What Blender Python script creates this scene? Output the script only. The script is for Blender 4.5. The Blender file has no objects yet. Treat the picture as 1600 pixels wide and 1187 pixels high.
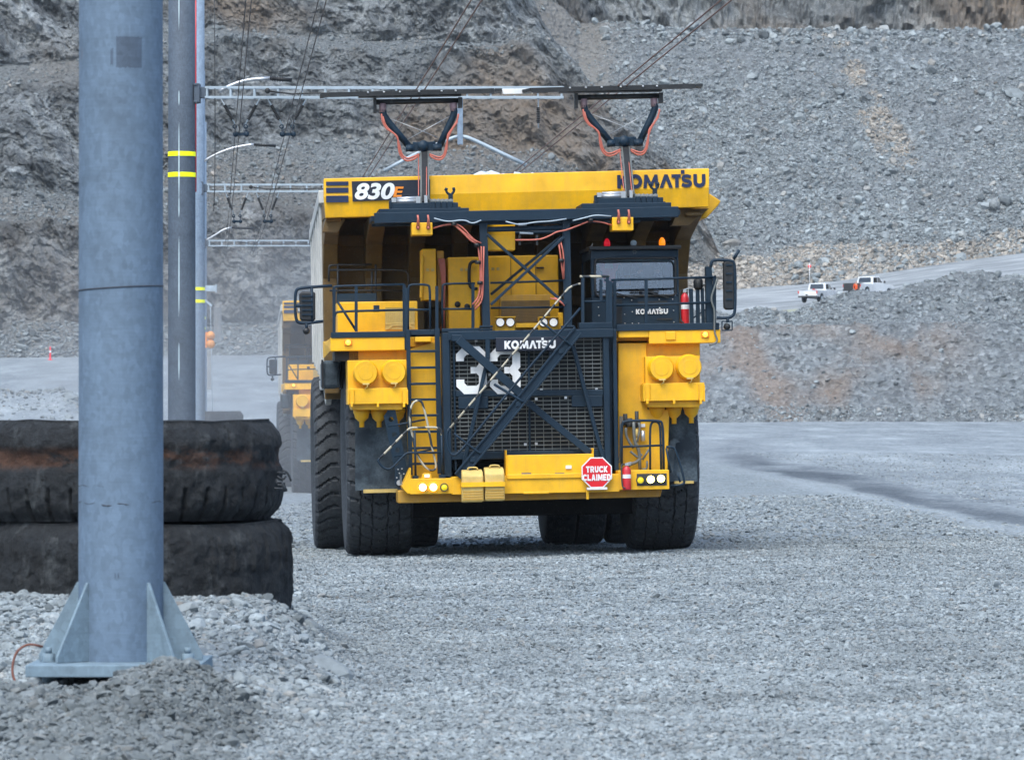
import bpy, bmesh, math, random
import numpy as np
from mathutils import Vector, Matrix
rng = np.random.default_rng(7); random.seed(7)
SC = bpy.context.scene; COL = SC.collection; R = math.radians
# ------------------------------------------------------------------ camera
CAMZ = 2.4; F = 6300.0; HX = 800.0; HY = 660.0      # eye height, focal length in photo pixels, point straight ahead
cd = bpy.data.cameras.new('camera'); cam = bpy.data.objects.new('camera', cd); COL.objects.link(cam)
cam.location = (0, 0, CAMZ); cam.rotation_euler = (R(90), 0, 0)
cd.sensor_width = 36; cd.lens = F/1600*36; cd.shift_y = (HY-593.5)/1600
cd.clip_start = .5; cd.clip_end = 5000
cd.dof.use_dof = True; cd.dof.focus_distance = 76; cd.dof.aperture_fstop = 5.8
SC.camera = cam
# ------------------------------------------------------------------ light: overcast day
SUN_EL, SUN_AZ = R(58), R(200)
w = bpy.data.worlds.new('World'); SC.world = w; w.use_nodes = True
nt = w.node_tree; bg = nt.nodes['Background']; cool = nt.nodes.new('ShaderNodeMix'); cool.data_type = 'RGBA'; cool.blend_type = 'MULTIPLY'; cool.inputs[0].default_value = 1; cool.inputs[7].default_value = (.90, .98, 1.0, 1)
sky = nt.nodes.new('ShaderNodeTexSky'); sky.sky_type = 'NISHITA'; sky.sun_disc = False
sky.sun_elevation = SUN_EL; sky.sun_rotation = SUN_AZ
sky.air_density = 1.0; sky.dust_density = 3.0; sky.ozone_density = .6
nt.links.new(sky.outputs[0], cool.inputs[6]); nt.links.new(cool.outputs[2], bg.inputs[0]); bg.inputs[1].default_value = .14
sl = bpy.data.lights.new('sun', 'SUN'); sl.energy = 1.1; sl.angle = R(30); sl.color = (.93, .98, 1)
so = bpy.data.objects.new('sun', sl); COL.objects.link(so)
# sun_rotation is measured clockwise from +Y: the sun stands at (sin az, cos az)
sd = Vector((math.sin(SUN_AZ)*math.cos(SUN_EL), math.cos(SUN_AZ)*math.cos(SUN_EL), math.sin(SUN_EL)))
so.rotation_euler = sd.to_track_quat('Z', 'Y').to_euler()
SC.view_settings.view_transform = 'Standard'; SC.view_settings.look = 'None'
SC.view_settings.exposure = 1.3; SC.view_settings.gamma = 1
SC.render.engine = 'CYCLES'
SC.cycles.max_bounces = 6; SC.cycles.volume_bounces = 0; SC.cycles.use_denoising = True
# ------------------------------------------------------------------ helpers
def at(px, py, Y):                       # photo pixel at distance Y -> world point
    return Vector(((px-HX)/F*Y, Y, CAMZ+(HY-py)/F*Y))
def tag(o, label=None, cat=None, group=None, kind=None):
    for k, v in (('label', label), ('category', cat), ('group', group), ('kind', kind)):
        if v: o[k] = v
    return o
def empty(name, loc=(0, 0, 0), rz=0, parent=None):
    o = bpy.data.objects.new(name, None); COL.objects.link(o); o.location = loc; o.rotation_euler = (0, 0, rz)
    o.empty_display_size = .2
    if parent: o.parent = parent
    return o
def link_mesh(name, me, mat, parent=None):
    o = bpy.data.objects.new(name, me); COL.objects.link(o)
    if mat is not None:
        for m in (mat if isinstance(mat, (list, tuple)) else [mat]): me.materials.append(m)
    if parent: o.parent = parent
    return o
def frame(d, up=None):
    d = Vector(d).normalized(); up = Vector(up or (0, 0, 1))
    if abs(d.dot(up)) > .98: up = Vector((0, 1, 0))
    s = d.cross(up).normalized(); return s, s.cross(d).normalized()
SPLIT = {'toe_board', 'front_structure', 'canopy_cheek', 'flap_strip', 'clip', 'hinge', 'insulator', 'bolt', 'power_cable', 'hose', 'cable', 'wiper', 'port', 'warning_label', 'conduit', 'cable_clamp', 'pivot', 'stripe_decal', 'stud', 'spring', 'ram', 'frame_brace', 'stay_wire', 'push_rod', 'oil_bowl', 'valve_block', 'tank_bracket', 'scuff_ring', 'mirror_post', 'housing_rib', 'vent', 'lamp_bar', 'side_window', 'deck_support'}
class MB:
    def __init__(s): s.v = []; s.f = []; s.sm = []
    def add(s, vs, fs, smooth=False):
        n = len(s.v); s.v += [tuple(v) for v in vs]
        for f in fs: s.f.append([i+n for i in f]); s.sm.append(smooth)
        return s
    def box(s, x0, x1, y0, y1, z0, z1):
        if x0 > x1: x0, x1 = x1, x0
        if y0 > y1: y0, y1 = y1, y0
        if z0 > z1: z0, z1 = z1, z0
        vs = [(x, y, z) for z in (z0, z1) for y in (y0, y1) for x in (x0, x1)]
        return s.add(vs, [(0, 2, 3, 1), (4, 5, 7, 6), (0, 1, 5, 4), (2, 6, 7, 3), (0, 4, 6, 2), (1, 3, 7, 5)])
    def bar(s, p, q, a, b=None, up=None):
        p, q = Vector(p), Vector(q); b = b or a
        sx, uz = frame(q-p, up); vs = []
        for c in (p, q):
            for i, j in ((-1, -1), (1, -1), (1, 1), (-1, 1)): vs.append(c+sx*(i*a/2)+uz*(j*b/2))
        return s.add(vs, [(3, 2, 1, 0), (4, 5, 6, 7), (0, 1, 5, 4), (1, 2, 6, 5), (2, 3, 7, 6), (3, 0, 4, 7)])
    def cyl(s, p, q, r0, r1=None, n=16, caps=True):
        p, q = Vector(p), Vector(q); r1 = r0 if r1 is None else r1
        sx, uz = frame(q-p); vs = []
        for c, r in ((p, r0), (q, r1)):
            for i in range(n):
                a = 2*math.pi*i/n; vs.append(c+sx*(math.cos(a)*r)+uz*(math.sin(a)*r))
        s.add(vs, [(i, (i+1) % n, n+(i+1) % n, n+i) for i in range(n)], True)
        if caps: s.add(vs[:n], [list(range(n))[::-1]]); s.add(vs[n:], [list(range(n))])
        return s
    def tube(s, pts, r, n=8, closed=False, caps=True):
        pts = [Vector(p) for p in pts]; m = len(pts); rings = []; up = None
        for i, p in enumerate(pts):
            a = pts[i-1] if (i > 0 or closed) else p; b = pts[(i+1) % m] if (i < m-1 or closed) else p
            d = (b-a).normalized()
            if up is None: sx, uz = frame(d)
            else:
                sx = d.cross(up)
                if sx.length < 1e-4: sx, uz = frame(d)
                else: sx.normalize(); uz = sx.cross(d).normalized()
            up = uz; k = 1.0
            if 0 < i < m-1 or closed:
                e = (p-a).normalized().dot((b-p).normalized()); k = 1/max(.6, math.sqrt(max(.01, (1+e)/2)))
            rr = r[i] if isinstance(r, (list, tuple)) else r
            rings.append([p+(sx*math.cos(2*math.pi*j/n)+uz*math.sin(2*math.pi*j/n))*rr*(1+(k-1)*.5) for j in range(n)])
        vs = [v for ring in rings for v in ring]; fs = []
        for i in range(m if closed else m-1):
            k = (i+1) % m
            for j in range(n): fs.append((i*n+j, i*n+(j+1) % n, k*n+(j+1) % n, k*n+j))
        s.add(vs, fs, True)
        if caps and not closed: s.add(rings[0], [list(range(n))[::-1]]); s.add(rings[-1], [list(range(n))])
        return s
    def prism(s, poly, y0, y1, axis='y'):     # polygon in x-z pushed along y (axis 'y'), or in y-z along x (axis 'x')
        n = len(poly); mk = (lambda a, b, t: (a, t, b)) if axis == 'y' else (lambda a, b, t: (t, a, b))
        vs = [mk(a, b, y0) for a, b in poly]+[mk(a, b, y1) for a, b in poly]
        return s.add(vs, [list(range(n)), list(range(n, 2*n))[::-1]]+[(i, n+i, n+(i+1) % n, (i+1) % n) for i in range(n)])
    def lathe(s, prof, c, axis, n=24):         # prof: (distance along axis, radius)
        c = Vector(c); ax = Vector(axis).normalized(); sx, uz = frame(ax); vs = []
        for t, r in prof:
            for j in range(n):
                a = 2*math.pi*j/n; vs.append(c+ax*t+(sx*math.cos(a)+uz*math.sin(a))*max(r, 1e-4))
        fs = [(i*n+j, i*n+(j+1) % n, (i+1)*n+(j+1) % n, (i+1)*n+j) for i in range(len(prof)-1) for j in range(n)]
        return s.add(vs, fs, True)
    def islands(s):                            # connected pieces (vertices at the same spot count as joined)
        key = {}; idx = [key.setdefault(tuple(round(c, 4) for c in v), len(key)) for v in s.v]; par = list(range(len(key)))
        def fnd(a):
            while par[a] != a: par[a] = par[par[a]]; a = par[a]
            return a
        for f in s.f:
            for i in f[1:]: par[fnd(idx[i])] = fnd(idx[f[0]])
        out = {}
        for f, sm in zip(s.f, s.sm):
            m_ = out.setdefault(fnd(idx[f[0]]), MB()); m_.add([s.v[i] for i in f], [list(range(len(f)))], sm)
        return list(out.values())
    def build(s, name, mat, parent=None, bevel=0, smooth=None):
        if name in SPLIT:
            parts = s.islands()
            if len(parts) > 1:
                SPLIT.discard(name)
                r_ = [m_.build(name, mat, parent, bevel, smooth) for m_ in parts]; SPLIT.add(name); return r_[0]
        me = bpy.data.meshes.new(name); me.from_pydata(s.v, [], s.f)
        bm = bmesh.new(); bm.from_mesh(me); bmesh.ops.remove_doubles(bm, verts=bm.verts, dist=1e-5); bmesh.ops.recalc_face_normals(bm, faces=bm.faces); bm.to_mesh(me); bm.free()
        me.polygons.foreach_set('use_smooth', [bool(x) if smooth is None else smooth for x in s.sm])
        o = link_mesh(name, me, mat, parent)
        if bevel:
            m = o.modifiers.new('bevel', 'BEVEL'); m.width = bevel; m.segments = 2; m.limit_method = 'ANGLE'; m.angle_limit = R(50)
        return o
def grid_mesh(name, P, mat, smooth=True, attrs=None, closed=False):
    r, c, _ = P.shape; me = bpy.data.meshes.new(name)
    me.vertices.add(r*c); me.vertices.foreach_set('co', P.reshape(-1).astype(np.float32))
    i = np.arange((r-1)*(c if closed else c-1)); cc = c if closed else c-1
    a = (i//cc)*c+i % cc; nx = (i//cc)*c+(i % cc+1) % c
    quads = np.stack([a, nx, nx+c, a+c], 1).astype(np.int32); n = len(quads)
    me.loops.add(4*n); me.polygons.add(n)
    me.loops.foreach_set('vertex_index', quads.reshape(-1))
    me.polygons.foreach_set('loop_start', np.arange(0, 4*n, 4, dtype=np.int32))
    me.polygons.foreach_set('use_smooth', np.full(n, smooth))
    me.update(calc_edges=True)
    for k, v in (attrs or {}).items():
        at_ = me.attributes.new(k, 'FLOAT', 'POINT'); at_.data.foreach_set('value', v.reshape(-1).astype(np.float32))
    return me
# vectorised value noise
def _h(i, j, k, s):
    n = (i*374761393+j*668265263+k*1274126177+s*974711) & 0xffffffff
    n = ((n ^ (n >> 13))*1274126177) & 0xffffffff; n = n ^ (n >> 16)
    return (n & 0xffff)/32767.5-1
def vnoise(p, s=0):
    f = np.floor(p).astype(np.int64); t = p-f; t = t*t*(3-2*t); o = 0
    for a in (0, 1):
        wa = t[..., 0] if a else 1-t[..., 0]
        for b in (0, 1):
            wb = t[..., 1] if b else 1-t[..., 1]
            for c in (0, 1):
                wc = t[..., 2] if c else 1-t[..., 2]
                o = o+wa*wb*wc*_h(f[..., 0]+a, f[..., 1]+b, f[..., 2]+c, s)
    return o
def fbm(p, octv=5, s=0, gain=.5, ridged=False):
    o = 0; a = 1.0
    for k in range(octv):
        n = vnoise(p*(2.03**k)+k*17.3, s+k)
        o = o+a*((1-2*np.abs(n)) if ridged else n); a *= gain
    return o
def sstep(a, b, x):
    t = np.clip((x-a)/(b-a), 0, 1); return t*t*(3-2*t)
# ------------------------------------------------------------------ materials
def newmat(name):
    m = bpy.data.materials.new(name); m.use_nodes = True
    return m, m.node_tree, m.node_tree.nodes['Principled BSDF']
def N(nt, t, **kw):
    n = nt.nodes.new(t)
    for k, v in kw.items():
        if k in n.inputs: n.inputs[k].default_value = v
        else: setattr(n, k, v)
    return n
def L(nt, a, b): nt.links.new(a, b)
def rgb(h): return tuple(list(h)+[1]) if len(h) == 3 else h
def coords(nt, scale=(1, 1, 1), rot=(0, 0, 0), world=False):
    if world:
        g = N(nt, 'ShaderNodeNewGeometry'); src = g.outputs['Position']
    else:
        g = N(nt, 'ShaderNodeTexCoord'); src = g.outputs['Object']
    mp = N(nt, 'ShaderNodeMapping'); mp.inputs['Scale'].default_value = scale; mp.inputs['Rotation'].default_value = rot
    L(nt, src, mp.inputs[0]); return mp.outputs[0]
def noise(nt, vec, scale, detail=6, rough=.6, dist=0):
    n = N(nt, 'ShaderNodeTexNoise'); n.inputs['Scale'].default_value = scale; n.inputs['Detail'].default_value = detail
    n.inputs['Roughness'].default_value = rough; n.inputs['Distortion'].default_value = dist
    L(nt, vec, n.inputs['Vector']); return n.outputs[0]
def ramp(nt, fac, stops, interp='LINEAR'):
    r = N(nt, 'ShaderNodeValToRGB'); cr = r.color_ramp; cr.interpolation = interp
    while len(cr.elements) < len(stops): cr.elements.new(.5)
    for e, (p, c) in zip(cr.elements, stops):
        e.position = p; e.color = rgb(c) if not isinstance(c, (int, float)) else (c, c, c, 1)
    L(nt, fac, r.inputs[0]); return r.outputs[0]
def mix(nt, fac, a, b, mode='MIX'):
    m = N(nt, 'ShaderNodeMix', data_type='RGBA', blend_type=mode)
    for s, v in ((0, fac), (6, a), (7, b)):
        if hasattr(v, 'is_linked') or hasattr(v, 'links'): L(nt, v, m.inputs[s])
        else: m.inputs[s].default_value = v if s == 0 else rgb(v)
    return m.outputs[2]
def mul(nt, a, b, op='MULTIPLY'):
    m = N(nt, 'ShaderNodeMath', operation=op)
    for s, v in ((0, a), (1, b)):
        if hasattr(v, 'links'): L(nt, v, m.inputs[s])
        else: m.inputs[s].default_value = v
    return m.outputs[0]
def bump(nt, bs, h, strength=.3, dist=.02, prev=None):
    b = N(nt, 'ShaderNodeBump'); b.inputs['Strength'].default_value = strength; b.inputs['Distance'].default_value = dist
    L(nt, h, b.inputs['Height'])
    if prev: L(nt, prev, b.inputs['Normal'])
    L(nt, b.outputs[0], bs.inputs['Normal']); return b.outputs[0]
def paint(name, c, rough=.4, dust=.25, dustc=(.22, .21, .19), metal=0, scale=1.5, spec=.5, grime=.15):
    m, nt, bs = newmat(name); v = coords(nt)
    n1 = noise(nt, v, scale, 8, .65); n2 = noise(nt, v, scale*9, 5, .7)
    c2 = tuple(x*(1-grime*2.2) for x in c)
    col = mix(nt, ramp(nt, n1, [(.35, 0), (.75, 1)]), c, c2)
    dn = mul(nt, ramp(nt, n2, [(.45, 0), (.8, 1)]), ramp(nt, n1, [(.3, 1), (.7, .25)]))
    col = mix(nt, mul(nt, dn, dust), col, dustc)
    # runs of washed mud
    rn = noise(nt, coords(nt, (3.5, 3.5, .28)), 2.2, 6, .7)
    col = mix(nt, mul(nt, ramp(nt, rn, [(.50, 0), (.72, 1)]), min(1, dust*3.2)), col, tuple(x*.55+y*.25 for x, y in zip(c, dustc)))
    # speckle of thrown grit
    vo = N(nt, 'ShaderNodeTexVoronoi'); vo.inputs['Scale'].default_value = 22; L(nt, v, vo.inputs['Vector'])
    sp = ramp(nt, vo.outputs['Distance'], [(.07, 1), (.11, 0)])
    col = mix(nt, mul(nt, sp, dust*1.4), col, (.4, .4, .38))
    L(nt, col, bs.inputs['Base Color'])
    rr = N(nt, 'ShaderNodeMapRange'); rr.inputs['To Min'].default_value = rough-.12; rr.inputs['To Max'].default_value = rough+.25
    L(nt, n1, rr.inputs['Value']); L(nt, rr.outputs[0], bs.inputs['Roughness'])
    bs.inputs['Metallic'].default_value = metal; bs.inputs['Specular IOR Level'].default_value = spec
    bump(nt, bs, n2, .06, .01); return m
def emit(name, c, s):
    m, nt, bs = newmat(name); bs.inputs['Base Color'].default_value = rgb(c)
    bs.inputs['Emission Color'].default_value = rgb(c); bs.inputs['Emission Strength'].default_value = s; return m
M = {}
M['yellow'] = paint('yellow paint', (.90, .465, .001), .42, .18, (.38, .27, .12), grime=.17)
M['yellow_dirty'] = paint('dusty yellow paint', (.50, .255, .012), .5, .45, (.24, .19, .12), grime=.22)
M['body_paint'] = paint('muddy yellow body paint in shade', (.17, .095, .02), .6, .5, (.085, .07, .05), grime=.28)  # muddy brown, with the shade under the canopy darkened into the colour
M['steel'] = paint('dark blue steel paint', (.0065, .022, .041), .5, .03, (.12, .15, .18), grime=.15, spec=.28)
M['steel_black'] = paint('black steel', (.007, .008, .01), .5, .08, (.12, .12, .12))
M['side_panel'] = paint('scuffed pale body side', (.52, .51, .48), .6, .3, (.3, .28, .25), grime=.16)
M['under'] = paint('oily black chassis', (.006, .0065, .007), .8, .2, (.05, .05, .05), spec=.2)
M['white'] = paint('white lettering', (.8, .8, .8), .5, .12)
M['navy'] = paint('navy lettering', (.003, .016, .065), .45, .01)
M['navy_dark'] = paint('dark navy panel', (.004, .009, .024), .45, .02)
M['orange'] = paint('orange lettering', (.85, .25, .01), .45, .05)
M['cable'] = paint('salmon cable jacket', (.50, .125, .085), .5, .25, (.4, .25, .2), scale=3)
M['silver'] = paint('bright steel', (.55, .56, .58), .3, .2, metal=.7)
M['galv'] = paint('galvanised steel', (.36, .425, .48), .5, .15, (.5, .52, .54), metal=.1, scale=4, grime=.12)
M['red'] = paint('red enamel', (.55, .012, .02), .35, .08, (.4, .2, .2))
M['red_sign'] = paint('red sign face', (.62, .004, .012), .4, .02, grime=.03)
M['chock'] = paint('faded yellow plastic', (.62, .43, .12), .6, .5, (.45, .38, .25), scale=4)
M['concrete'] = paint('concrete', (.36, .35, .34), .9, .4)
M['white_car'] = paint('white car paint', (.72, .73, .74), .25, .12)
M['lining'] = paint('grey cab lining', (.52, .56, .60), .8, .05)
M['dash'] = paint('dark plastic', (.03, .032, .035), .6, .1)
M['hivis_orange'] = paint('orange work cloth', (.75, .10, .015), .9, .1)
M['dark_cloth'] = paint('dark work cloth', (.03, .035, .05), .9, .1)
M['skin'] = paint('skin', (.42, .25, .18), .6, 0)
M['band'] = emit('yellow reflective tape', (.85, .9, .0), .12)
M['lamp_lit'] = emit('lit headlamp', (1, .84, .18), 4.5)
M['lamp_soft'] = emit('lit marker lamp', (1, .62, .05), 1.2)
M['lamp_white'] = emit('white lamp lens', (.8, .8, .78), .25)
M['lamp_yellow'] = emit('yellow fog lens', (.8, .6, .01), .15)
M['beacon_red'] = emit('red beacon', (.6, .005, .02), .25)
M['beacon_orange'] = emit('orange beacon', (.95, .22, .005), .5)
M['tail'] = emit('tail lamp', (.5, .02, .01), .1)
def make_glass(name, tint, rough=.03, alpha=.35):
    m, nt, bs = newmat(name); out = nt.nodes['Material Output']
    gl = N(nt, 'ShaderNodeBsdfGlossy'); gl.inputs['Roughness'].default_value = rough; gl.inputs['Color'].default_value = (.9, .95, 1, 1)
    tr = N(nt, 'ShaderNodeBsdfTransparent'); tr.inputs['Color'].default_value = rgb(tint)
    fr = N(nt, 'ShaderNodeFresnel'); fr.inputs['IOR'].default_value = 1.5
    f = N(nt, 'ShaderNodeMath', operation='ADD'); L(nt, fr.outputs[0], f.inputs[0]); f.inputs[1].default_value = alpha
    mx = N(nt, 'ShaderNodeMixShader'); L(nt, f.outputs[0], mx.inputs[0]); L(nt, tr.outputs[0], mx.inputs[1]); L(nt, gl.outputs[0], mx.inputs[2])
    L(nt, mx.outputs[0], out.inputs['Surface']); return m
M['glass'] = make_glass('cab glass', (.86, .9, .93), .03, .03)
M['glass_dark'] = make_glass('tinted glass', (.05, .06, .07), .04, .05)
def tiger():
    m, nt, bs = newmat('black and cream striped tape'); v = coords(nt, rot=(0, R(35), 0))
    wv = N(nt, 'ShaderNodeTexWave'); wv.inputs['Scale'].default_value = 1.1; wv.inputs['Distortion'].default_value = 1.5; L(nt, v, wv.inputs['Vector'])
    L(nt, ramp(nt, wv.outputs[0], [(.30, (.02, .025, .03)), (.38, (.40, .36, .27))]), bs.inputs['Base Color']); bs.inputs['Roughness'].default_value = .5
    return m
M['tiger'] = tiger()
def rubber(name, worn=False):
    m, nt, bs = newmat(name); v = coords(nt)
    a = noise(nt, v, 2.0, 8, .7); b = noise(nt, v, 14, 6, .7)
    if worn:
        vs = coords(nt, (1, 1, .22)); st = noise(nt, vs, 5, 7, .72)
        col = ramp(nt, a, [(.3, (.005, .006, .008)), (.6, (.020, .024, .029)), (.8, (.055, .062, .07))])
        col = mix(nt, ramp(nt, st, [(.54, 0), (.72, .7)]), col, (.11, .12, .125))
        col = mix(nt, ramp(nt, noise(nt, v, 7, 7, .75), [(.58, 0), (.72, .6)]), col, (.06, .055, .05))
        col = mix(nt, ramp(nt, noise(nt, v, 11, 6, .75), [(.36, .9), (.46, 0)]), col, (.002, .002, .003))
        bw = N(nt, 'ShaderNodeAttribute', attribute_name='rust')
        f = mul(nt, bw.outputs['Fac'], ramp(nt, noise(nt, coords(nt, (1, 1, 2.2)), 1.6, 6, .7), [(.44, 0), (.55, 1)]))
        col = mix(nt, f, col, mix(nt, b, (.028, .014, .009), (.16, .07, .038)))
        L(nt, col, bs.inputs['Base Color']); bs.inputs['Roughness'].default_value = .85
        h = noise(nt, coords(nt), 9, 8, .75); p = bump(nt, bs, h, 1.0, .09); bump(nt, bs, noise(nt, v, 30, 5, .75), .9, .03, p)
    else:
        col = ramp(nt, a, [(.3, (.011, .013, .016)), (.7, (.036, .041, .048))])
        col = mix(nt, ramp(nt, b, [(.45, 0), (.75, .5)]), col, (.11, .12, .13))
        L(nt, col, bs.inputs['Base Color']); bs.inputs['Roughness'].default_value = .8; bump(nt, bs, b, .3, .015)
    return m
M['rubber'] = rubber('tyre rubber'); M['rubber_worn'] = rubber('scrap tyre rubber', True)
def flap():
    m, nt, bs = newmat('dusty mud flap'); v = coords(nt)
    a = noise(nt, v, 1.6, 7, .65); b = noise(nt, v, 30, 4, .7)
    col = mix(nt, mul(nt, ramp(nt, a, [(.38, 0), (.66, 1)]), ramp(nt, b, [(.3, .4), (.7, 1)])), (.009, .018, .028), (.13, .17, .20))
    L(nt, col, bs.inputs['Base Color']); bs.inputs['Roughness'].default_value = .8; return m
M['flap'] = flap()
def mesh_grille():
    m, nt, bs = newmat('radiator core'); v = coords(nt)
    L(nt, ramp(nt, noise(nt, v, 3, 5), [(.3, (.004, .005, .006)), (.8, (.018, .02, .022))]), bs.inputs['Base Color']); bs.inputs['Roughness'].default_value = .9; return m
M['core'] = mesh_grille()
M['grille_bar'] = paint('grille wire', (.13, .14, .135), .5, .3, (.2, .2, .19))
def pole_mat(name, base, streak=False):
    m, nt, bs = newmat(name)
    a = noise(nt, coords(nt, (1, 1, .9)), 1.3, 5, .55); fine = noise(nt, coords(nt, (2, 2, 26)), 2, 5, .6); v3 = noise(nt, coords(nt, (5, 5, 5)), 6, 6, .7)
    col = mix(nt, ramp(nt, a, [(.3, 0), (.75, 1)]), base, tuple(x*.8 for x in base))
    col = mix(nt, ramp(nt, fine, [(.4, 0), (.75, .3)]), col, tuple(min(1, x*1.3) for x in base))
    sp = N(nt, 'ShaderNodeTexVoronoi'); sp.inputs['Scale'].default_value = 26; L(nt, coords(nt, (1, 1, .6)), sp.inputs['Vector']); sb = N(nt, 'ShaderNodeRGBToBW'); L(nt, sp.outputs['Color'], sb.inputs[0])
    col = mix(nt, 1.0, col, ramp(nt, sb.outputs[0], [(.2, .9), (.8, 1.08)]), 'MULTIPLY'); col = mix(nt, 1.0, col, ramp(nt, noise(nt, coords(nt, (1, 1, .8)), 4.5, 7, .72), [(.3, .80), (.55, 1), (.75, 1.15)]), 'MULTIPLY')
    rust = noise(nt, coords(nt, (1, 1, .55)), 2.1, 3, .5)
    col = mix(nt, ramp(nt, rust, [(.69, 0), (.76, .55)]), col, (.12, .10, .10))
    if streak:
        sv = noise(nt, coords(nt, (3.2, 3.2, .1)), 2.2, 3, .5); col = mix(nt, ramp(nt, sv, [(.66, 0), (.7, .7)]), col, (.45, .52, .58))
    L(nt, col, bs.inputs['Base Color']); bs.inputs['Roughness'].default_value = .75; bs.inputs['Metallic'].default_value = .05
    bump(nt, bs, v3, .08, .01); return m
M['pole_near'] = pole_mat('galvanised pole', (.125, .18, .25)); M['pole_far'] = pole_mat('weathered galvanised pole', (.076, .098, .130), False)
M['streak'] = paint('pale zinc run', (.42, .52, .56), .6, .1)
# rocks and ground
def rock_mat(name, stops, brown=.25, per=True, scale=.35, bumps=.6, bdist=.25, pale=(.42, .42, .41), strat=False):
    m, nt, bs = newmat(name); v = coords(nt, world=True)
    if strat:
        v = coords(nt, (1, 1, .38), (0, R(-32), 0), world=True)
    a = noise(nt, v, scale, 9, .68, .6); b = noise(nt, v, scale*.22, 5, .6, .4)
    col = ramp(nt, a, stops)
    col = mix(nt, ramp(nt, b, [(.50, 0), (.66, brown)]), col, mix(nt, a, (.07, .05, .038), (.24, .17, .115)))
    c2 = noise(nt, v, scale*3.2, 8, .72, .3)
    col = mix(nt, ramp(nt, c2, [(.60, 0), (.76, .6)]), col, pale)
    col = mix(nt, ramp(nt, c2, [(.24, .8), (.40, 0)]), col, (.03, .032, .035))
    L(nt, col, bs.inputs['Base Color']); bs.inputs['Roughness'].default_value = .95; bs.inputs['Specular IOR Level'].default_value = .2
    h = N(nt, 'ShaderNodeTexVoronoi'); h.inputs['Scale'].default_value = scale*4; L(nt, v, h.inputs['Vector'])
    p = bump(nt, bs, h.outputs['Distance'], bumps, bdist); bump(nt, bs, c2, bumps, bdist*.8, p)
    return m
def stone_mat(name, lo, hi, tint=.15, spread=1.0):
    m, nt, bs = newmat(name); oi = N(nt, 'ShaderNodeObjectInfo'); v = coords(nt, world=False)
    col = ramp(nt, oi.outputs['Random'], [(0, lo), (.12, tuple(l*.55+h*.45 for l, h in zip(lo, hi))), (.8, tuple(l*.25+h*.75 for l, h in zip(lo, hi))), (1, hi)])
    wn = N(nt, 'ShaderNodeTexWhiteNoise', noise_dimensions='1D'); L(nt, oi.outputs['Random'], wn.inputs['W'])
    col = mix(nt, ramp(nt, wn.outputs[0], [(.82, 0), (1, tint*2.5)]), col, (.42, .33, .25))
    col = mix(nt, ramp(nt, noise(nt, v, 2.5, 4, .7), [(.35, .35), (.6, 0)]), col, lo)
    w1 = noise(nt, coords(nt, world=True), .35, 5, .6); w2 = noise(nt, coords(nt, world=True), 2.2, 4, .6)
    col = mix(nt, 1.0, col, ramp(nt, w1, [(.3, .72), (.55, 1), (.75, 1.12)]), 'MULTIPLY'); col = mix(nt, 1.0, col, ramp(nt, w2, [(.3, .78), (.6, 1.05)]), 'MULTIPLY')
    L(nt, col, bs.inputs['Base Color']); bs.inputs['Roughness'].default_value = .9; bs.inputs['Specular IOR Level'].default_value = .25; return m
# ------------------------------------------------------------------ terrain
def xline(y): return -.0744*y-.772                       # the row of catenary poles
def gz(x, y):
    x = np.asarray(x, float); y = np.asarray(y, float); u = HX+F*x/y
    wl = 1-sstep(420, 1000, u)
    zl = 8.7*np.clip((y-150)/250, 0, 1.4)**1.25; zr = 2.5*np.clip((y-140)/245, 0, 1.2)
    z = wl*zl+(1-wl)*zr
    z = z+.0157*np.clip(x-.19, -6, 9)*sstep(50, 70, y)*(1-sstep(110, 170, y))
    z = z-.10*np.exp(-((y-83)/6.)**2)
    d = x-xline(y)
    amp = np.interp(y, [0, 26, 30, 34, 38, 40.5, 43, 47, 60, 100, 180, 240], [.0, .0, .08, .16, .46, .60, .6, .45, .3, .25, .2, 0])
    z = z+amp*(1-sstep(1.05, 2.35, d))
    m = (.27+.19*sstep(-3.4, -2.6, x))*np.exp(-(np.abs((x+3.9)/1.75))**8)*np.where(y < 31.2, np.exp(-((y-31.2)/2.6)**2), np.exp(-((y-31.2)/.75)**2))
    m = m+.24*np.exp(-((x+2.45)/.45)**2-((y-32.9)/.75)**2)
    z = z+m
    p = np.stack([x, y, x*0], -1)
    z = z+1.6*np.exp(-((y-250)/5.)**2)*(1-sstep(90, 175, u))*(1+.25*vnoise(p*.3, 31))
    z = z+.025*fbm(p*.9, 4, 3)*(1+2.2*np.clip(m*2+amp*.5, 0, 1))+.10*fbm(p*.07, 3, 9)*sstep(60, 160, y)
    z = z+.035*fbm(p*6., 3, 5)*np.clip(m*3, 0, 1)
    return z
def gz1(x, y): return float(gz(np.array([x]), np.array([y]))[0])
us = np.concatenate([np.linspace(-2600, -520, 30), np.arange(-500, 2100, 5.), np.linspace(2120, 4200, 30)])
ys = np.exp(np.linspace(math.log(8), math.log(470), 820))
Y2, U2 = np.meshgrid(ys, us, indexing='ij'); X2 = (U2-HX)/F*Y2; Z2 = gz(X2, Y2)
V2 = HY-(Z2-CAMZ)/Y2*F
curve = np.interp(U2, [700, 1000, 1112, 1210, 1300, 1375, 1450, 1525, 1600, 2100], [700, 705, 722, 742, 757, 774, 793, 809, 820, 880])
nzc = fbm(np.stack([X2*.25, Y2*.04, X2*0], -1), 4, 44)
dv = V2-curve+7*nzc+3*fbm(np.stack([X2*1.2, Y2*.15, X2*0], -1), 3, 45)
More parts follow.
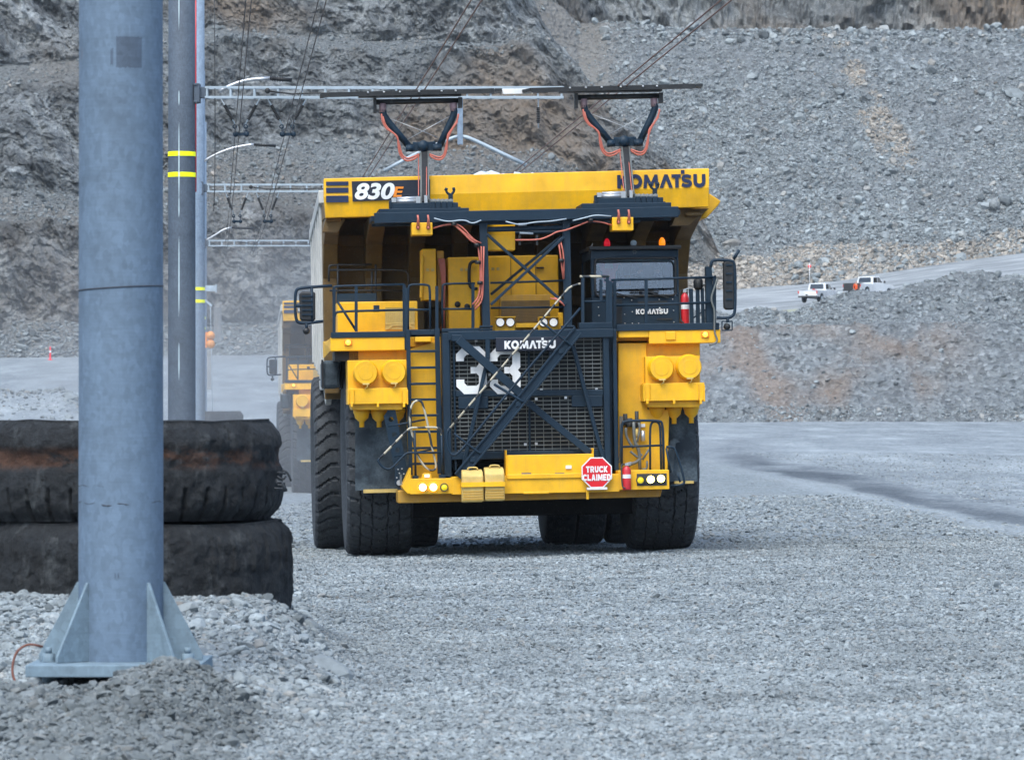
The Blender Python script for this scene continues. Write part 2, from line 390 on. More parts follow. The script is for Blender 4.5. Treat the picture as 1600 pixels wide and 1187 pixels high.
wet = np.exp(-(np.clip(-dv-8, 0, None)/13)**2)*(1-sstep(-3, 3, dv))*sstep(1060, 1220, U2)*(.75+.25*np.clip(nzc+.6, 0, 1))
mnd = ((X2 < -1.9) & (Y2 < 32.4)).astype(float)
road = (1-sstep(-6, 6, dv))*sstep(900, 1090, U2)
leftroad = sstep(150, 200, Y2)*(1-sstep(900, 1100, U2)); road = np.maximum(road, leftroad*.9)
shoulder = np.exp(-((dv-9)/5.)**2)*sstep(1060, 1300, U2)          # pale windrow left by the grader
scuff = np.exp(-((V2-(852+.022*(U2-1090)))/9.)**2)*sstep(1085, 1130, U2)*(1-sstep(1250, 1700, U2))*(.6+.5*nzc)
for v0, w0, a0 in ((557, 5, .8), (600, 2.5, .8), (613, 2, .6), (622, 2, .45)):
    scuff = np.maximum(scuff, a0*np.exp(-((V2-(v0+.012*(U2-300)+3*nzc))/w0)**2)*(1-sstep(480, 640, U2))*np.clip(.7+nzc, 0, 1))
Z2 = Z2+.04*shoulder
m, nt, bs = newmat('crushed stone ground')
v = coords(nt, world=True)
vo = N(nt, 'ShaderNodeTexVoronoi'); vo.inputs['Scale'].default_value = 15; L(nt, v, vo.inputs['Vector'])
vob = N(nt, 'ShaderNodeTexVoronoi'); vob.inputs['Scale'].default_value = 6; L(nt, v, vob.inputs['Vector'])
bw = N(nt, 'ShaderNodeRGBToBW'); L(nt, vo.outputs['Color'], bw.inputs[0])
bw2 = N(nt, 'ShaderNodeRGBToBW'); L(nt, vob.outputs['Color'], bw2.inputs[0])
big = noise(nt, v, .22, 6, .6); med = noise(nt, v, 1.7, 6, .65)
st = ramp(nt, mix(nt, .4, bw.outputs[0], bw2.outputs[0]), [(.18, (.065, .077, .085)), (.4, (.17, .197, .213)), (.7, (.26, .298, .32)), (.9, (.35, .395, .42))])
st = mix(nt, ramp(nt, med, [(.35, .35), (.65, 0)]), st, (.19, .20, .21))
st = mix(nt, ramp(nt, big, [(.5, 0), (.75, .3)]), st, (.27, .275, .265))
vr = coords(nt, (.5, .12, 1), world=True)
r1 = noise(nt, vr, .6, 8, .66)
rd = ramp(nt, r1, [(.32, (.105, .123, .14)), (.48, (.165, .19, .21)), (.60, (.23, .26, .28)), (.72, (.33, .37, .395))])
rd = mix(nt, ramp(nt, bw.outputs[0], [(.2, .45), (.5, 0)]), rd, (.10, .108, .115)); rd = mix(nt, ramp(nt, bw2.outputs[0], [(.6, 0), (.8, .5)]), rd, (.37, .39, .40))
aw = N(nt, 'ShaderNodeAttribute', attribute_name='wet'); ar = N(nt, 'ShaderNodeAttribute', attribute_name='road')
ash = N(nt, 'ShaderNodeAttribute', attribute_name='shoulder'); asc = N(nt, 'ShaderNodeAttribute', attribute_name='scuff')
col = mix(nt, ar.outputs['Fac'], st, rd)
col = mix(nt, mul(nt, mul(nt, aw.outputs['Fac'], ramp(nt, r1, [(.30, 1), (.7, .72)])), ramp(nt, bw.outputs[0], [(.3, 1), (.8, .7)])), col, (.042, .050, .062))
col = mix(nt, mul(nt, ash.outputs['Fac'], .3), col, (.38, .42, .45))
am = N(nt, 'ShaderNodeAttribute', attribute_name='mound'); col = mix(nt, mul(nt, am.outputs['Fac'], .8), col, mix(nt, bw.outputs[0], (.05, .055, .056), (.19, .20, .20)))
col = mix(nt, mul(nt, asc.outputs['Fac'], .55), col, (.13, .135, .145))
L(nt, col, bs.inputs['Base Color']); bs.inputs['Roughness'].default_value = .92; bs.inputs['Specular IOR Level'].default_value = .2
inv = mul(nt, 1.0, ar.outputs['Fac'], 'SUBTRACT')
p = bump(nt, bs, mul(nt, mix(nt, .5, vo.outputs['Distance'], vob.outputs['Distance']), inv), 1.0, .10)
bump(nt, bs, noise(nt, v, 5, 6, .7), .5, .05, p)
M['ground'] = m
me = grid_mesh('gravel_ground', np.stack([X2, Y2, Z2], -1), m, True, {'wet': wet, 'road': road, 'shoulder': shoulder, 'scuff': scuff, 'mound': mnd})
ground = link_mesh('ground', me, m); tag(ground, kind='structure')

def interp_keys(us_, keys):            # keys: {u: [(py, Y), ...]} same count -> arrays (k, len(us_)) of py and Y
    ku = sorted(keys); n = len(keys[ku[0]])
    py = np.array([[keys[k][i][0] for k in ku] for i in range(n)], float); yy = np.array([[keys[k][i][1] for k in ku] for i in range(n)], float)
    def sm(row):
        return np.interp(us_, ku, row)
    return np.array([sm(r) for r in py]), np.array([sm(r) for r in yy])
def sheet(us_, keys, segs, wob=0):
    PY, YY = interp_keys(us_, keys)
    for i in range(1, len(PY)-1):
        if wob: PY[i] += wob*fbm(np.stack([us_*.012, us_*0+i*7.7, us_*0], -1), 5, 140+i, .6)*np.clip((PY[i-1]-PY[i+1])/60, .15, 1)
    rows_y = []; rows_d = []; seg = []
    for i, n in enumerate(segs):
        t = np.linspace(0, 1, n, endpoint=(i == len(segs)-1))[:, None]
        rows_y.append(PY[i]*(1-t)+PY[i+1]*t); rows_d.append(YY[i]*(1-t)+YY[i+1]*t); seg.append(np.full(n, i)+t[:, 0])
    py = np.vstack(rows_y); yd = np.vstack(rows_d); sg = np.concatenate(seg)
    P = np.stack([(us_[None]-HX)/F*yd, yd, CAMZ+(HY-py)/F*yd], -1)
    return P, sg
# --- rock face of the pit, benches and faces from toe to far above the picture
keys1 = {
 -600: [(590, 401), (500, 408), (340, 417), (285, 426), (130, 439), (100, 446), (-60, 456), (-500, 490)],
 0:    [(580, 404), (505, 412), (345, 419), (290, 427), (130, 442), (105, 447), (-60, 459), (-500, 492)],
 120:  [(577, 406), (500, 414), (350, 421), (300, 429), (120, 445), (90, 450), (-60, 462), (-500, 494)],
 340:  [(562, 416), (500, 424), (330, 431), (225, 444), (62, 455), (40, 462), (-60, 470), (-500, 500)],
 560:  [(560, 420), (500, 426), (330, 433), (222, 446), (75, 457), (58, 464), (-60, 473), (-500, 505)],
 720:  [(560, 424), (500, 429), (320, 436), (235, 446), (75, 456), (62, 462), (-60, 470), (-500, 508)],
 790:  [(560, 426), (500, 431), (320, 438), (240, 446), (72, 457), (60, 463), (-40, 470), (-500, 508)],
 835:  [(560, 430), (500, 434), (320, 440), (240, 446), (50, 459), (40, 466), (-20, 490), (-500, 512)],
 870:  [(540, 436), (480, 438), (330, 443), (250, 447), (82, 459), (78, 470), (40, 496), (-500, 520)],
 900:  [(510, 438), (455, 440), (330, 444), (260, 447), (109, 458), (104, 472), (80, 497), (-500, 524)],
 950:  [(480, 440), (458, 441), (345, 445), (275, 448), (170, 455), (166, 470), (140, 498), (-500, 526)],
 1040: [(470, 441), (456, 442), (390, 444), (300, 447), (240, 450), (237, 465), (200, 499), (-500, 526)],
 1090: [(462, 441), (454, 442), (430, 443), (360, 445), (330, 446), (328, 462), (280, 499), (-500, 527)],
 1140: [(460, 442), (452, 443), (448, 443.5), (440, 444), (425, 445), (424, 462), (380, 499), (-500, 528)],
 1175: [(460, 470), (455, 475), (450, 480), (445, 485), (440, 490), (435, 494), (400, 499), (-500, 529)],
 1700: [(460, 470), (455, 475), (450, 480), (445, 485), (440, 490), (435, 494), (400, 499), (-500, 530)],
 2300: [(460, 470), (455, 475), (450, 480), (445, 485), (440, 490), (435, 494), (400, 499), (-500, 530)]}
uu = np.concatenate([np.linspace(-600, -70, 90), np.arange(-60, 1660, 1.9), np.linspace(1670, 2300, 90)])
P, sg = sheet(uu, keys1, [52, 105, 70, 115, 26, 90, 100], 9)
rough = np.interp(sg, [0, .9, 1.1, 1.9, 2.1, 2.9, 3.1, 3.9, 4.1, 4.9, 5.1, 7], [.3, .35, 1, 1, .35, .35, 1, .9, .3, .3, 1, 1.1])[:, None]
q1 = P*np.array([1, .6, .55])
ca, sa = math.cos(R(32)), math.sin(R(32))
ps = np.stack([(P[..., 0]*ca+P[..., 2]*sa), P[..., 1]*.5, (-P[..., 0]*sa+P[..., 2]*ca)*.32], -1)   # slanting beds
d = 2.4*fbm(q1*.07, 3, 1)+1.15*fbm(ps*.22, 4, 2, ridged=True)+.55*fbm(ps*.62, 4, 4, ridged=True)
blk = fbm(ps*.33, 3, 6); d = d+.8*np.round(blk*3.2)/3.2
d = d+.48*fbm(P*1.0, 5, 8, .64)
P[..., 1] -= d*rough; P[..., 2] += .35*rough*fbm(P*.5, 3, 12)
rubble = np.interp(sg, [0, .85, 1.05, 1.95, 2.1, 2.9, 3.1, 3.9, 4.05, 4.9, 5.1, 7], [1, 1, 0, 0, 1, 1, .1, .1, 1, 1, 0, 0])[:, None]*np.ones(P.shape[:2])
rubble = np.clip(rubble+.35*fbm(P*.12, 3, 21), 0, 1)
fines = np.zeros(P.shape[:2])
brown = np.clip(1.7*fbm(P*.06, 5, 23)*(.25+.75*sstep(2.7, 3.2, sg)[:, None]*sstep(200, 420, uu)[None])+.25*np.exp(-((uu[None]-430)/110)**2)*sstep(3.2, 3.6, sg)[:, None]+.25*np.exp(-((uu[None]-790)/170)**2)*sstep(2.9, 3.4, sg)[:, None]+.5*sstep(1430, 1560, uu)[None]*sstep(5.9, 6.1, sg)[:, None]+.06, 0, 1)
def wall_mat():
    m, nt, bs = newmat('blasted rock'); vs = coords(nt, (1, 1, .5), (0, R(-32), 0), world=True); v = coords(nt, world=True)
    a = noise(nt, vs, .32, 12, .76, .4); c2 = noise(nt, vs, 1.3, 10, .8, .3); e = noise(nt, v, .10, 5, .6)
    rock = ramp(nt, a, [(.28, (.085, .09, .092)), (.43, (.18, .19, .195)), (.57, (.26, .275, .28)), (.72, (.37, .385, .385)), (.84, (.50, .51, .50))])
    rock = mix(nt, ramp(nt, c2, [(.58, 0), (.70, .75)]), rock, (.42, .44, .45)); rock = mix(nt, ramp(nt, c2, [(.32, .9), (.44, 0)]), rock, (.028, .03, .034))
    for sc_, wd, st_ in ((.28, .05, .8), (.75, .07, .6)):
        ds = N(nt, 'ShaderNodeVectorMath', operation='ADD'); nn = N(nt, 'ShaderNodeTexNoise'); nn.inputs['Scale'].default_value = .6; nn.inputs['Detail'].default_value = 5; L(nt, vs, nn.inputs['Vector'])
        L(nt, vs, ds.inputs[0]); sc2 = N(nt, 'ShaderNodeVectorMath', operation='SCALE'); L(nt, nn.outputs['Color'], sc2.inputs[0]); sc2.inputs['Scale'].default_value = 1.3; L(nt, sc2.outputs[0], ds.inputs[1])
        cr = N(nt, 'ShaderNodeTexVoronoi', feature='DISTANCE_TO_EDGE'); cr.inputs['Scale'].default_value = sc_; L(nt, ds.outputs[0], cr.inputs['Vector'])
        rock = mix(nt, mul(nt, ramp(nt, cr.outputs['Distance'], [(0, st_), (wd, 0)]), ramp(nt, e, [(.4, .3), (.6, 1)])), rock, (.022, .023, .025))
        fc = N(nt, 'ShaderNodeTexVoronoi'); fc.inputs['Scale'].default_value = sc_*1.6; L(nt, ds.outputs[0], fc.inputs['Vector']); fb = N(nt, 'ShaderNodeRGBToBW'); L(nt, fc.outputs['Color'], fb.inputs[0])
        rock = mix(nt, .55, rock, mix(nt, 1.0, rock, ramp(nt, fb.outputs[0], [(.2, .45), (.5, 1), (.8, 1.0)]), 'MULTIPLY'))
    rock = mix(nt, 1.0, rock, ramp(nt, noise(nt, v, 4.5, 6, .8), [(.30, .70), (.5, 1.2), (.68, 1.75)]), 'MULTIPLY')
    rock = mix(nt, 1.0, rock, ramp(nt, noise(nt, coords(nt, (1, 1, .6), (0, R(-32), 0), world=True), .13, 4, .6, .8), [(.32, .55), (.5, 1.0), (.66, 1.5)]), 'MULTIPLY')
    rub = ramp(nt, noise(nt, v, 2.6, 7, .78), [(.3, (.06, .064, .068)), (.48, (.17, .183, .188)), (.62, (.25, .265, .27)), (.75, (.38, .41, .42))])
    ab = N(nt, 'ShaderNodeAttribute', attribute_name='brown'); ar = N(nt, 'ShaderNodeAttribute', attribute_name='rubble')
    col = mix(nt, ar.outputs['Fac'], rock, rub)
    col = mix(nt, mul(nt, ab.outputs['Fac'], ramp(nt, a, [(.3, .35), (.6, 1)])), col, mix(nt, c2, (.12, .092, .07), (.34, .27, .205)))
    af = N(nt, 'ShaderNodeAttribute', attribute_name='fines')
    col = mix(nt, mul(nt, af.outputs['Fac'], .75), col, mix(nt, e, (.13, .115, .10), (.24, .225, .205)))
    L(nt, col, bs.inputs['Base Color']); bs.inputs['Roughness'].default_value = .95; bs.inputs['Specular IOR Level'].default_value = .15
    vo = N(nt, 'ShaderNodeTexVoronoi', distance='CHEBYCHEV'); vo.inputs['Scale'].default_value = .9; L(nt, vs, vo.inputs['Vector'])
    p = bump(nt, bs, vo.outputs['Distance'], .8, .5); p = bump(nt, bs, c2, 1.0, .8, p); bump(nt, bs, noise(nt, v, 4, 5, .8), .7, .15, p)
    return m
M['wall'] = wall_mat()
me = grid_mesh('rock_face', P, None, False, {'rubble': rubble, 'brown': brown, 'fines': fines})
rock_face = link_mesh('hillside', me, M['wall']); tag(rock_face, kind='structure')
P1, SG1 = P, sg
# --- unseen rest of the pit beside and behind the viewer, added to block low sky
ring = np.array([(-150, 405), (-215, 300), (-235, 120), (-200, -60), (-110, -190), (30, -215), (150, -170), (230, -40), (255, 130), (240, 300), (190, 480)], float)
tt = np.linspace(0, len(ring)-1, 420); rx = np.interp(tt, np.arange(len(ring)), ring[:, 0]); ry = np.interp(tt, np.arange(len(ring)), ring[:, 1])
cx0, cy0 = 10., 130.; dx_, dy_ = rx-cx0, ry-cy0; dl = np.hypot(dx_, dy_); dx_, dy_ = dx_/dl, dy_/dl
hs = np.where(ry < -20, .5, 1.0); hh = np.array([-2, 8, 24, 26, 44, 46, 66, 70]); oo = np.array([0, 10, 16, 26, 33, 43, 51, 80])  # rim kept lower behind the viewer so the windscreen reflects sky
tv = np.linspace(0, 7, 110); H_ = np.interp(tv, np.arange(8), hh); O_ = np.interp(tv, np.arange(8), oo)
P = np.stack([rx[None]+dx_[None]*O_[:, None], ry[None]+dy_[None]*O_[:, None], H_[:, None]*hs[None]], -1)
nz_ = 3.5*fbm(P*.05, 4, 151)+1.2*fbm(P*.25, 3, 152, ridged=True); P[..., 0] -= dx_[None]*nz_; P[..., 1] -= dy_[None]*nz_
tag(link_mesh('hillside', grid_mesh('unseen_pit_rim', P, None, False, {'rubble': (np.abs(tv[:, None]-.5) < .5)*np.ones(P.shape[:2]), 'brown': np.clip(.6*fbm(P*.03, 3, 153), 0, 1)}), M['wall']), kind='structure')
# --- dumped rubble slope on the right
crest = [(740, -60), (800, -40), (850, -8), (880, 14), (905, 38), (960, 36), (1020, 42), (1100, 48), (1180, 46), (1300, 47), (1400, 50), (1500, 46), (1600, 48), (2300, 50)]
ku, kv = zip(*crest)
keys2 = {}
for u_ in (740, 800, 850, 880, 905, 960, 1020, 1100, 1160, 1242, 1325, 1435, 1520, 1600, 1800, 2300):
    base = np.interp(u_, [740, 1160, 1242, 1325, 1435, 1600, 2300], [455, 446, 439, 430, 413, 390, 330])
    dep = 440+(.25 if False else 0); top = np.interp(u_, ku, kv)
    keys2[u_] = [(base+9, 438.5), (base-(base-top)*.5, 461), (top, 482), (top+2, 491)]
uu2 = np.concatenate([np.arange(740, 1660, 2.2), np.linspace(1670, 2300, 120)])
P, sg2 = sheet(uu2, keys2, [130, 130, 14])
edge = np.interp(sg2, [0, 1.9, 2.1, 3], [1, 1, .3, .3])[:, None]
P[..., 1] -= edge*(1.0*fbm(P*np.array([.09, .03, .03]), 3, 51)+.45*fbm(P*.35, 4, 52)+.22*fbm(P*1.5, 3, 53))
P[..., 2] += .25*fbm(P*.8, 3, 55)
tan = np.exp(-((uu2[None]-(1292+210*(1-np.clip(sg2[:, None], 0, 2)/2)))/(26+40*(1-np.clip(sg2[:, None], 0, 2)/2)))**2)*sstep(.5, 1.1, sg2)[:, None]*np.clip(.55+1.0*fbm(P*.35, 3, 67), 0, .9)
tan = np.maximum(tan, (1-sstep(.16, .30, sg2[:, None]+.12*fbm(P*.12, 3, 61)))*.75)
tan = np.clip(tan+.3*fbm(P*.05, 3, 62)-.1, 0, 1); finez = (1-sstep(905, 985, uu2+40*fbm(np.stack([uu2*.01, uu2*0, uu2*0], -1), 3, 66)))[None]*np.ones(P.shape[:2])
def rubble_mat(name, tanc=((.14, .125, .11), (.34, .315, .28))):
    m, nt, bs = newmat(name); v = coords(nt, world=True)
    a = noise(nt, v, 1.1, 9, .78); e = noise(nt, v, .12, 5, .6)
    vo = N(nt, 'ShaderNodeTexVoronoi'); vo.inputs['Scale'].default_value = 2.2; L(nt, v, vo.inputs['Vector'])
    bw = N(nt, 'ShaderNodeRGBToBW'); L(nt, vo.outputs['Color'], bw.inputs[0])
    g = mix(nt, .45, a, bw.outputs[0])
    col = ramp(nt, g, [(.3, (.07, .078, .084)), (.45, (.135, .15, .16)), (.6, (.19, .21, .222)), (.75, (.31, .335, .35))])
    col = mix(nt, ramp(nt, e, [(.4, .4), (.6, 0)]), col, (.135, .14, .147))
    at_ = N(nt, 'ShaderNodeAttribute', attribute_name='tan')
    col = mix(nt, mul(nt, at_.outputs['Fac'], .7), col, mix(nt, g, *tanc))
    fi = N(nt, 'ShaderNodeAttribute', attribute_name='fines'); col = mix(nt, mul(nt, fi.outputs['Fac'], .7), col, mix(nt, e, (.12, .11, .10), (.23, .215, .195)))
    L(nt, col, bs.inputs['Base Color']); bs.inputs['Roughness'].default_value = .95; bs.inputs['Specular IOR Level'].default_value = .15
    p = bump(nt, bs, vo.outputs['Distance'], .8, .35); bump(nt, bs, a, .8, .3, p); return m
M['rubble'] = rubble_mat('dumped rubble')
me = grid_mesh('rubble_slope', P, None, False, {'tan': tan, 'fines': finez}); tag(link_mesh('rubble_slope', me, M['rubble']), kind='structure')
P2, SG2 = P, sg2
# --- haul road above the bank
uu4 = np.linspace(560, 2300, 260)
near = np.interp(uu4, [560, 1160, 1270, 1394, 1490, 1600, 2300], [545, 489, 481, 463, 447, 434, 370]); far = np.interp(uu4, [560, 820, 1160, 1242, 1325, 1435, 1600, 2300], [470, 456, 447, 440, 431, 414, 391, 331])
t = np.linspace(0, 1, 60)[:, None]; yd = 404+38.5*t+0*uu4[None]; zz = (CAMZ+(HY-near)/F*404)[None]*(1-t)+(CAMZ+(HY-far)/F*442.5)[None]*t
P = np.stack([(uu4[None]-HX)/F*yd, yd, zz], -1); P[..., 2] += .07*fbm(P*np.array([.12, .5, .5]), 4, 71)
rmat, nt, bs = newmat('packed haul road'); v = coords(nt, (.12, .5, 1), (0, 0, R(8)), world=True)
L(nt, ramp(nt, noise(nt, v, 1.0, 8, .65), [(.32, (.12, .132, .142)), (.5, (.20, .216, .228)), (.68, (.31, .33, .345))]), bs.inputs['Base Color']); bs.inputs['Roughness'].default_value = .9
M['road'] = rmat; bump(nt, bs, noise(nt, coords(nt, world=True), 2, 6, .7), .4, .1)
tag(link_mesh('road', grid_mesh('road', P, None, True), rmat), kind='structure')
ROADP = P
def road_z(px, Y):
    n = np.interp(px, uu4, CAMZ+(HY-near)/F*404); f_ = np.interp(px, uu4, CAMZ+(HY-far)/F*442.5); t_ = (Y-404)/38.5
    return float(n*(1-t_)+f_*t_)
# --- bank with its safety berm
cr = [(560, 600), (700, 560), (900, 505), (1040, 492), (1120, 489), (1160, 482), (1187, 478), (1229, 483), (1270, 473), (1325, 462), (1394, 454), (1421, 446), (1490, 435), (1545, 427), (1600, 428), (1750, 405), (2300, 335)]
ku, kv = zip(*cr); keys3 = {}
for u_ in ku:
    c = np.interp(u_, ku, kv); sh = np.interp(u_, [560, 900, 1160, 1300, 1450, 1600, 2300], [615, 530, 510, 507, 505, 505, 450])
    b = np.interp(u_, [560, 900, 1090, 1600, 2300], [640, 648, 650, 655, 660])
    keys3[u_] = [(b+22, 377), (sh, 394), (sh-(sh-c)*.12, 397), (c, 402), (c+3, 404), (c+28, 408)]
uu3 = np.concatenate([np.linspace(560, 1060, 120), np.arange(1062, 1660, 2.0), np.linspace(1670, 2300, 120)])
P, sg3 = sheet(uu3, keys3, [110, 22, 48, 10, 14])
e3 = np.interp(sg3, [0, .1, .9, 5], [.3, 1, 1, 1])[:, None]
P[..., 1] -= e3*(.55*fbm(P*np.array([.11, .05, .05]), 3, 81)+.4*fbm(P*.5, 4, 82)+.15*fbm(P*1.6, 3, 83))
P[..., 2] += e3*(.55*fbm(P*np.array([.22, .1, .0]), 3, 85)*sstep(1, 3, sg3)[:, None]+.2*fbm(P*.9, 3, 86))
sgn = sg3[:, None]+.30*fbm(np.stack([uu3[None]*.02+0*sg3[:, None], sg3[:, None]*2+0*uu3[None], 0*P[..., 0]], -1), 4, 92); low = sstep(.2, .75, sgn)*(1-sstep(.75, 1.1, sgn))
tan3 = np.clip(low*(.8+1.1*fbm(P*.10, 4, 91))*(1-sstep(1380, 1560, uu3))[None]+.9*np.exp(-((uu3[None]-(1150+85*(1-np.clip(sg3[:, None], 0, 1))))/24)**2)*(1-sstep(.9, 1.05, sg3))[:, None], 0, 1)
M['bank'] = rubble_mat('bank rubble', ((.125, .088, .065), (.27, .205, .16)))
tag(link_mesh('bank', grid_mesh('bank', P, None, False, {'tan': tan3}), M['bank']), kind='structure')
P3, SG3 = P, sg3
# ------------------------------------------------------------------ loose stone, scattered as instances
shapes = bpy.data.collections.new('stone shapes')
def stone_shapes(prefix, mat, n, flat):
    c = bpy.data.collections.new(prefix)
    for k in range(n):
        bm = bmesh.new(); bmesh.ops.create_icosphere(bm, subdivisions=2, radius=.5)
        a = rng.uniform(.62, 1.3, 3); a[2] *= flat
        for _ in range(10):       # chop facets off
            nrm = Vector(rng.normal(size=3)).normalized(); h = rng.uniform(.22, .42)
            for v_ in bm.verts:
                dd = v_.co.dot(nrm)-h
                if dd > 0: v_.co -= nrm*dd
        for v_ in bm.verts: v_.co = Vector((v_.co.x*a[0], v_.co.y*a[1], v_.co.z*a[2]))
        bmesh.ops.remove_doubles(bm, verts=bm.verts, dist=.035)
        me = bpy.data.meshes.new('stone'); bm.to_mesh(me); bm.free(); me.materials.append(mat)
        o = bpy.data.objects.new(prefix+'_shape', me); c.objects.link(o)
    return c
def scatter(name, pts, scl, shapes_c):
    n = len(pts); me = bpy.data.meshes.new(name); me.vertices.add(n); me.vertices.foreach_set('co', np.asarray(pts, np.float32).reshape(-1))
    a = me.attributes.new('rot', 'FLOAT_VECTOR', 'POINT'); a.data.foreach_set('vector', rng.uniform(-1, 1, (n, 3)).astype(np.float32).reshape(-1)*np.tile(np.array([.6, .6, 3.14], np.float32), n))
    a = me.attributes.new('scl', 'FLOAT', 'POINT'); a.data.foreach_set('value', np.asarray(scl, np.float32))
    o = link_mesh(name, me, None); tag(o, kind='stuff')
    g = bpy.data.node_groups.new(name, 'GeometryNodeTree'); g.interface.new_socket('Geometry', in_out='INPUT', socket_type='NodeSocketGeometry'); g.interface.new_socket('Geometry', in_out='OUTPUT', socket_type='NodeSocketGeometry')
    gi = g.nodes.new('NodeGroupInput'); go = g.nodes.new('NodeGroupOutput'); ip = g.nodes.new('GeometryNodeInstanceOnPoints'); ci = g.nodes.new('GeometryNodeCollectionInfo')
    ci.inputs['Collection'].default_value = shapes_c; ci.inputs['Separate Children'].default_value = True; ci.inputs['Reset Children'].default_value = True
    ip.inputs['Pick Instance'].default_value = True
    ar = g.nodes.new('GeometryNodeInputNamedAttribute'); ar.data_type = 'FLOAT_VECTOR'; ar.inputs[0].default_value = 'rot'
    asc = g.nodes.new('GeometryNodeInputNamedAttribute'); asc.data_type = 'FLOAT'; asc.inputs[0].default_value = 'scl'
    g.links.new(gi.outputs[0], ip.inputs['Points']); g.links.new(ci.outputs[0], ip.inputs['Instance'])
    g.links.new(ar.outputs['Attribute'], ip.inputs['Rotation']); g.links.new(asc.outputs['Attribute'], ip.inputs['Scale']); g.links.new(ip.outputs[0], go.inputs[0])
    md = o.modifiers.new('scatter', 'NODES'); md.node_group = g; return o
M['gravel'] = stone_mat('gravel stone', (.080, .092, .098), (.33, .367, .383), .10)
M['gravel_dull'] = stone_mat('dusty mound stone', (.05, .058, .060), (.205, .226, .234), .05)
M['boulder'] = stone_mat('rubble stone', (.065, .075, .081), (.34, .375, .39), .14)
M['boulder_tan'] = stone_mat('tan rubble stone', (.15, .135, .12), (.42, .385, .34), .2)
M['bench_stone'] = stone_mat('dull bench stone', (.06, .068, .072), (.25, .272, .28), .18)
c_bench = stone_shapes('bench_boulder', M['bench_stone'], 8, .85)
c_gravel = stone_shapes('gravel', M['gravel'], 9, .62); c_dull = stone_shapes('mound_gravel', M['gravel_dull'], 8, .75)
c_boulder = stone_shapes('boulder', M['boulder'], 9, .85); c_tan = stone_shapes('tan_boulder', M['boulder_tan'], 8, .85)
def on_ground(n, y0, y1, u0, u1, power=1.0):
    t_ = rng.random(n)**power; y = np.sqrt(y0*y0+(y1*y1-y0*y0)*t_); x = (rng.uniform(u0, u1, n)-HX)/F*y; return x, y
def put_gravel(name, n, y0, y1, size, c, keep=None, u0=-150, u1=1750, sink=.08):
    x, y = on_ground(n, y0, y1, u0, u1)
    s = size*np.minimum(np.exp(rng.normal(0, .5, n)), 2.6)
    if keep is not None: k = keep(x, y); x, y, s = x[k], y[k], s[k]
    scatter(name, np.stack([x, y, gz(x, y)+s*sink], -1), s, c)
def in_mound(x, y): return (x < -1.95+.25*vnoise(np.stack([x*2, y*2, x*0], -1), 3)) & (y < 32.3)
def in_berm(x, y): return (x-xline(y) < 1.9) & (y > 31.5) & (y < 62)
def plain(x, y):
    u_ = HX+F*x/y; v_ = HY+F*(CAMZ-gz(x, y))/y
    cv = np.interp(u_, [700, 1000, 1112, 1210, 1300, 1375, 1450, 1525, 1600, 2100], [700, 705, 722, 742, 757, 774, 793, 809, 820, 880])
    return ~in_mound(x, y) & (v_ > cv+4)
def offwet(x, y):
    u_ = HX+F*x/y; v_ = HY+F*(CAMZ-gz(x, y))/y
    return v_ < np.interp(u_, [700, 1000, 1112, 1210, 1300, 1375, 1450, 1525, 1600, 2100], [700, 705, 722, 742, 757, 774, 793, 809, 820, 880])-26
put_gravel('gravel', 210000, 25, 46, .031, c_gravel, plain)
put_gravel('gravel', 215000, 46, 80, .034, c_gravel, plain)
put_gravel('gravel', 50000, 80, 125, .06, c_gravel, plain)
put_gravel('gravel', 700, 25, 80, .075, c_gravel, lambda x, y: plain(x, y))
put_gravel('road_gravel', 26000, 70, 210, .055, c_gravel, lambda x, y: offwet(x, y) & (y > 62), 1000, 1750, .0)
put_gravel('gravel', 48000, 31, 62, .055, c_gravel, in_berm, -150, 800)
put_gravel('gravel', 2600, 31, 62, .10, c_gravel, in_berm, -150, 800)
put_gravel('gravel', 60, 33, 50, .17, c_gravel, in_berm, -150, 700)
put_gravel('mound_gravel', 90000, 24, 32.3, .028, c_dull, in_mound, -150, 520)
put_gravel('mound_gravel', 9000, 24, 32.3, .055, c_dull, in_mound, -150, 520)
put_gravel('mound_gravel', 170, 24, 32.0, .10, c_dull, in_mound, -150, 520)
def on_sheet(P, wt, n, smin, smax, pw=2.6):
    r_, c_ = P.shape[:2]; w_ = (wt[:-1, :-1]*np.linalg.norm(P[1:, :-1]-P[:-1, :-1], axis=-1)*np.linalg.norm(P[:-1, 1:]-P[:-1, :-1], axis=-1)).reshape(-1)
    idx = rng.choice(len(w_), n, p=w_/w_.sum()); i, j = idx//(c_-1), idx % (c_-1); a, b = rng.random(n)[:, None], rng.random(n)[:, None]
    p = P[i, j]*(1-a)*(1-b)+P[i+1, j]*a*(1-b)+P[i, j+1]*(1-a)*b+P[i+1, j+1]*a*b
    s = smin*(1-rng.random(n)*(1-(smin/smax)**pw))**(-1/pw); p[:, 2] += s*.12; return p, s
one = lambda P: np.ones(P.shape[:2])
lowr = np.clip(1.25-SG2*.62, .18, 1)[:, None]*(.35+np.clip(.6+1.1*fbm(P2*.08, 3, 101), 0, 2))
vis2 = (1-.93*finez)*((uu2 > 780) & (uu2 < 1800))[None]*one(P2)*(SG2 < 2.05)[:, None]
p, s = on_sheet(P2, lowr*vis2*(1-tan*.85), 52000, .19, 1.7, 3.1); scatter('rubble_stones', p, s, c_boulder)
p, s = on_sheet(P2, (tan > .3)*tan*vis2, 9000, .22, 1.2, 2.7); scatter('tan_rubble_stones', p, s, c_tan)
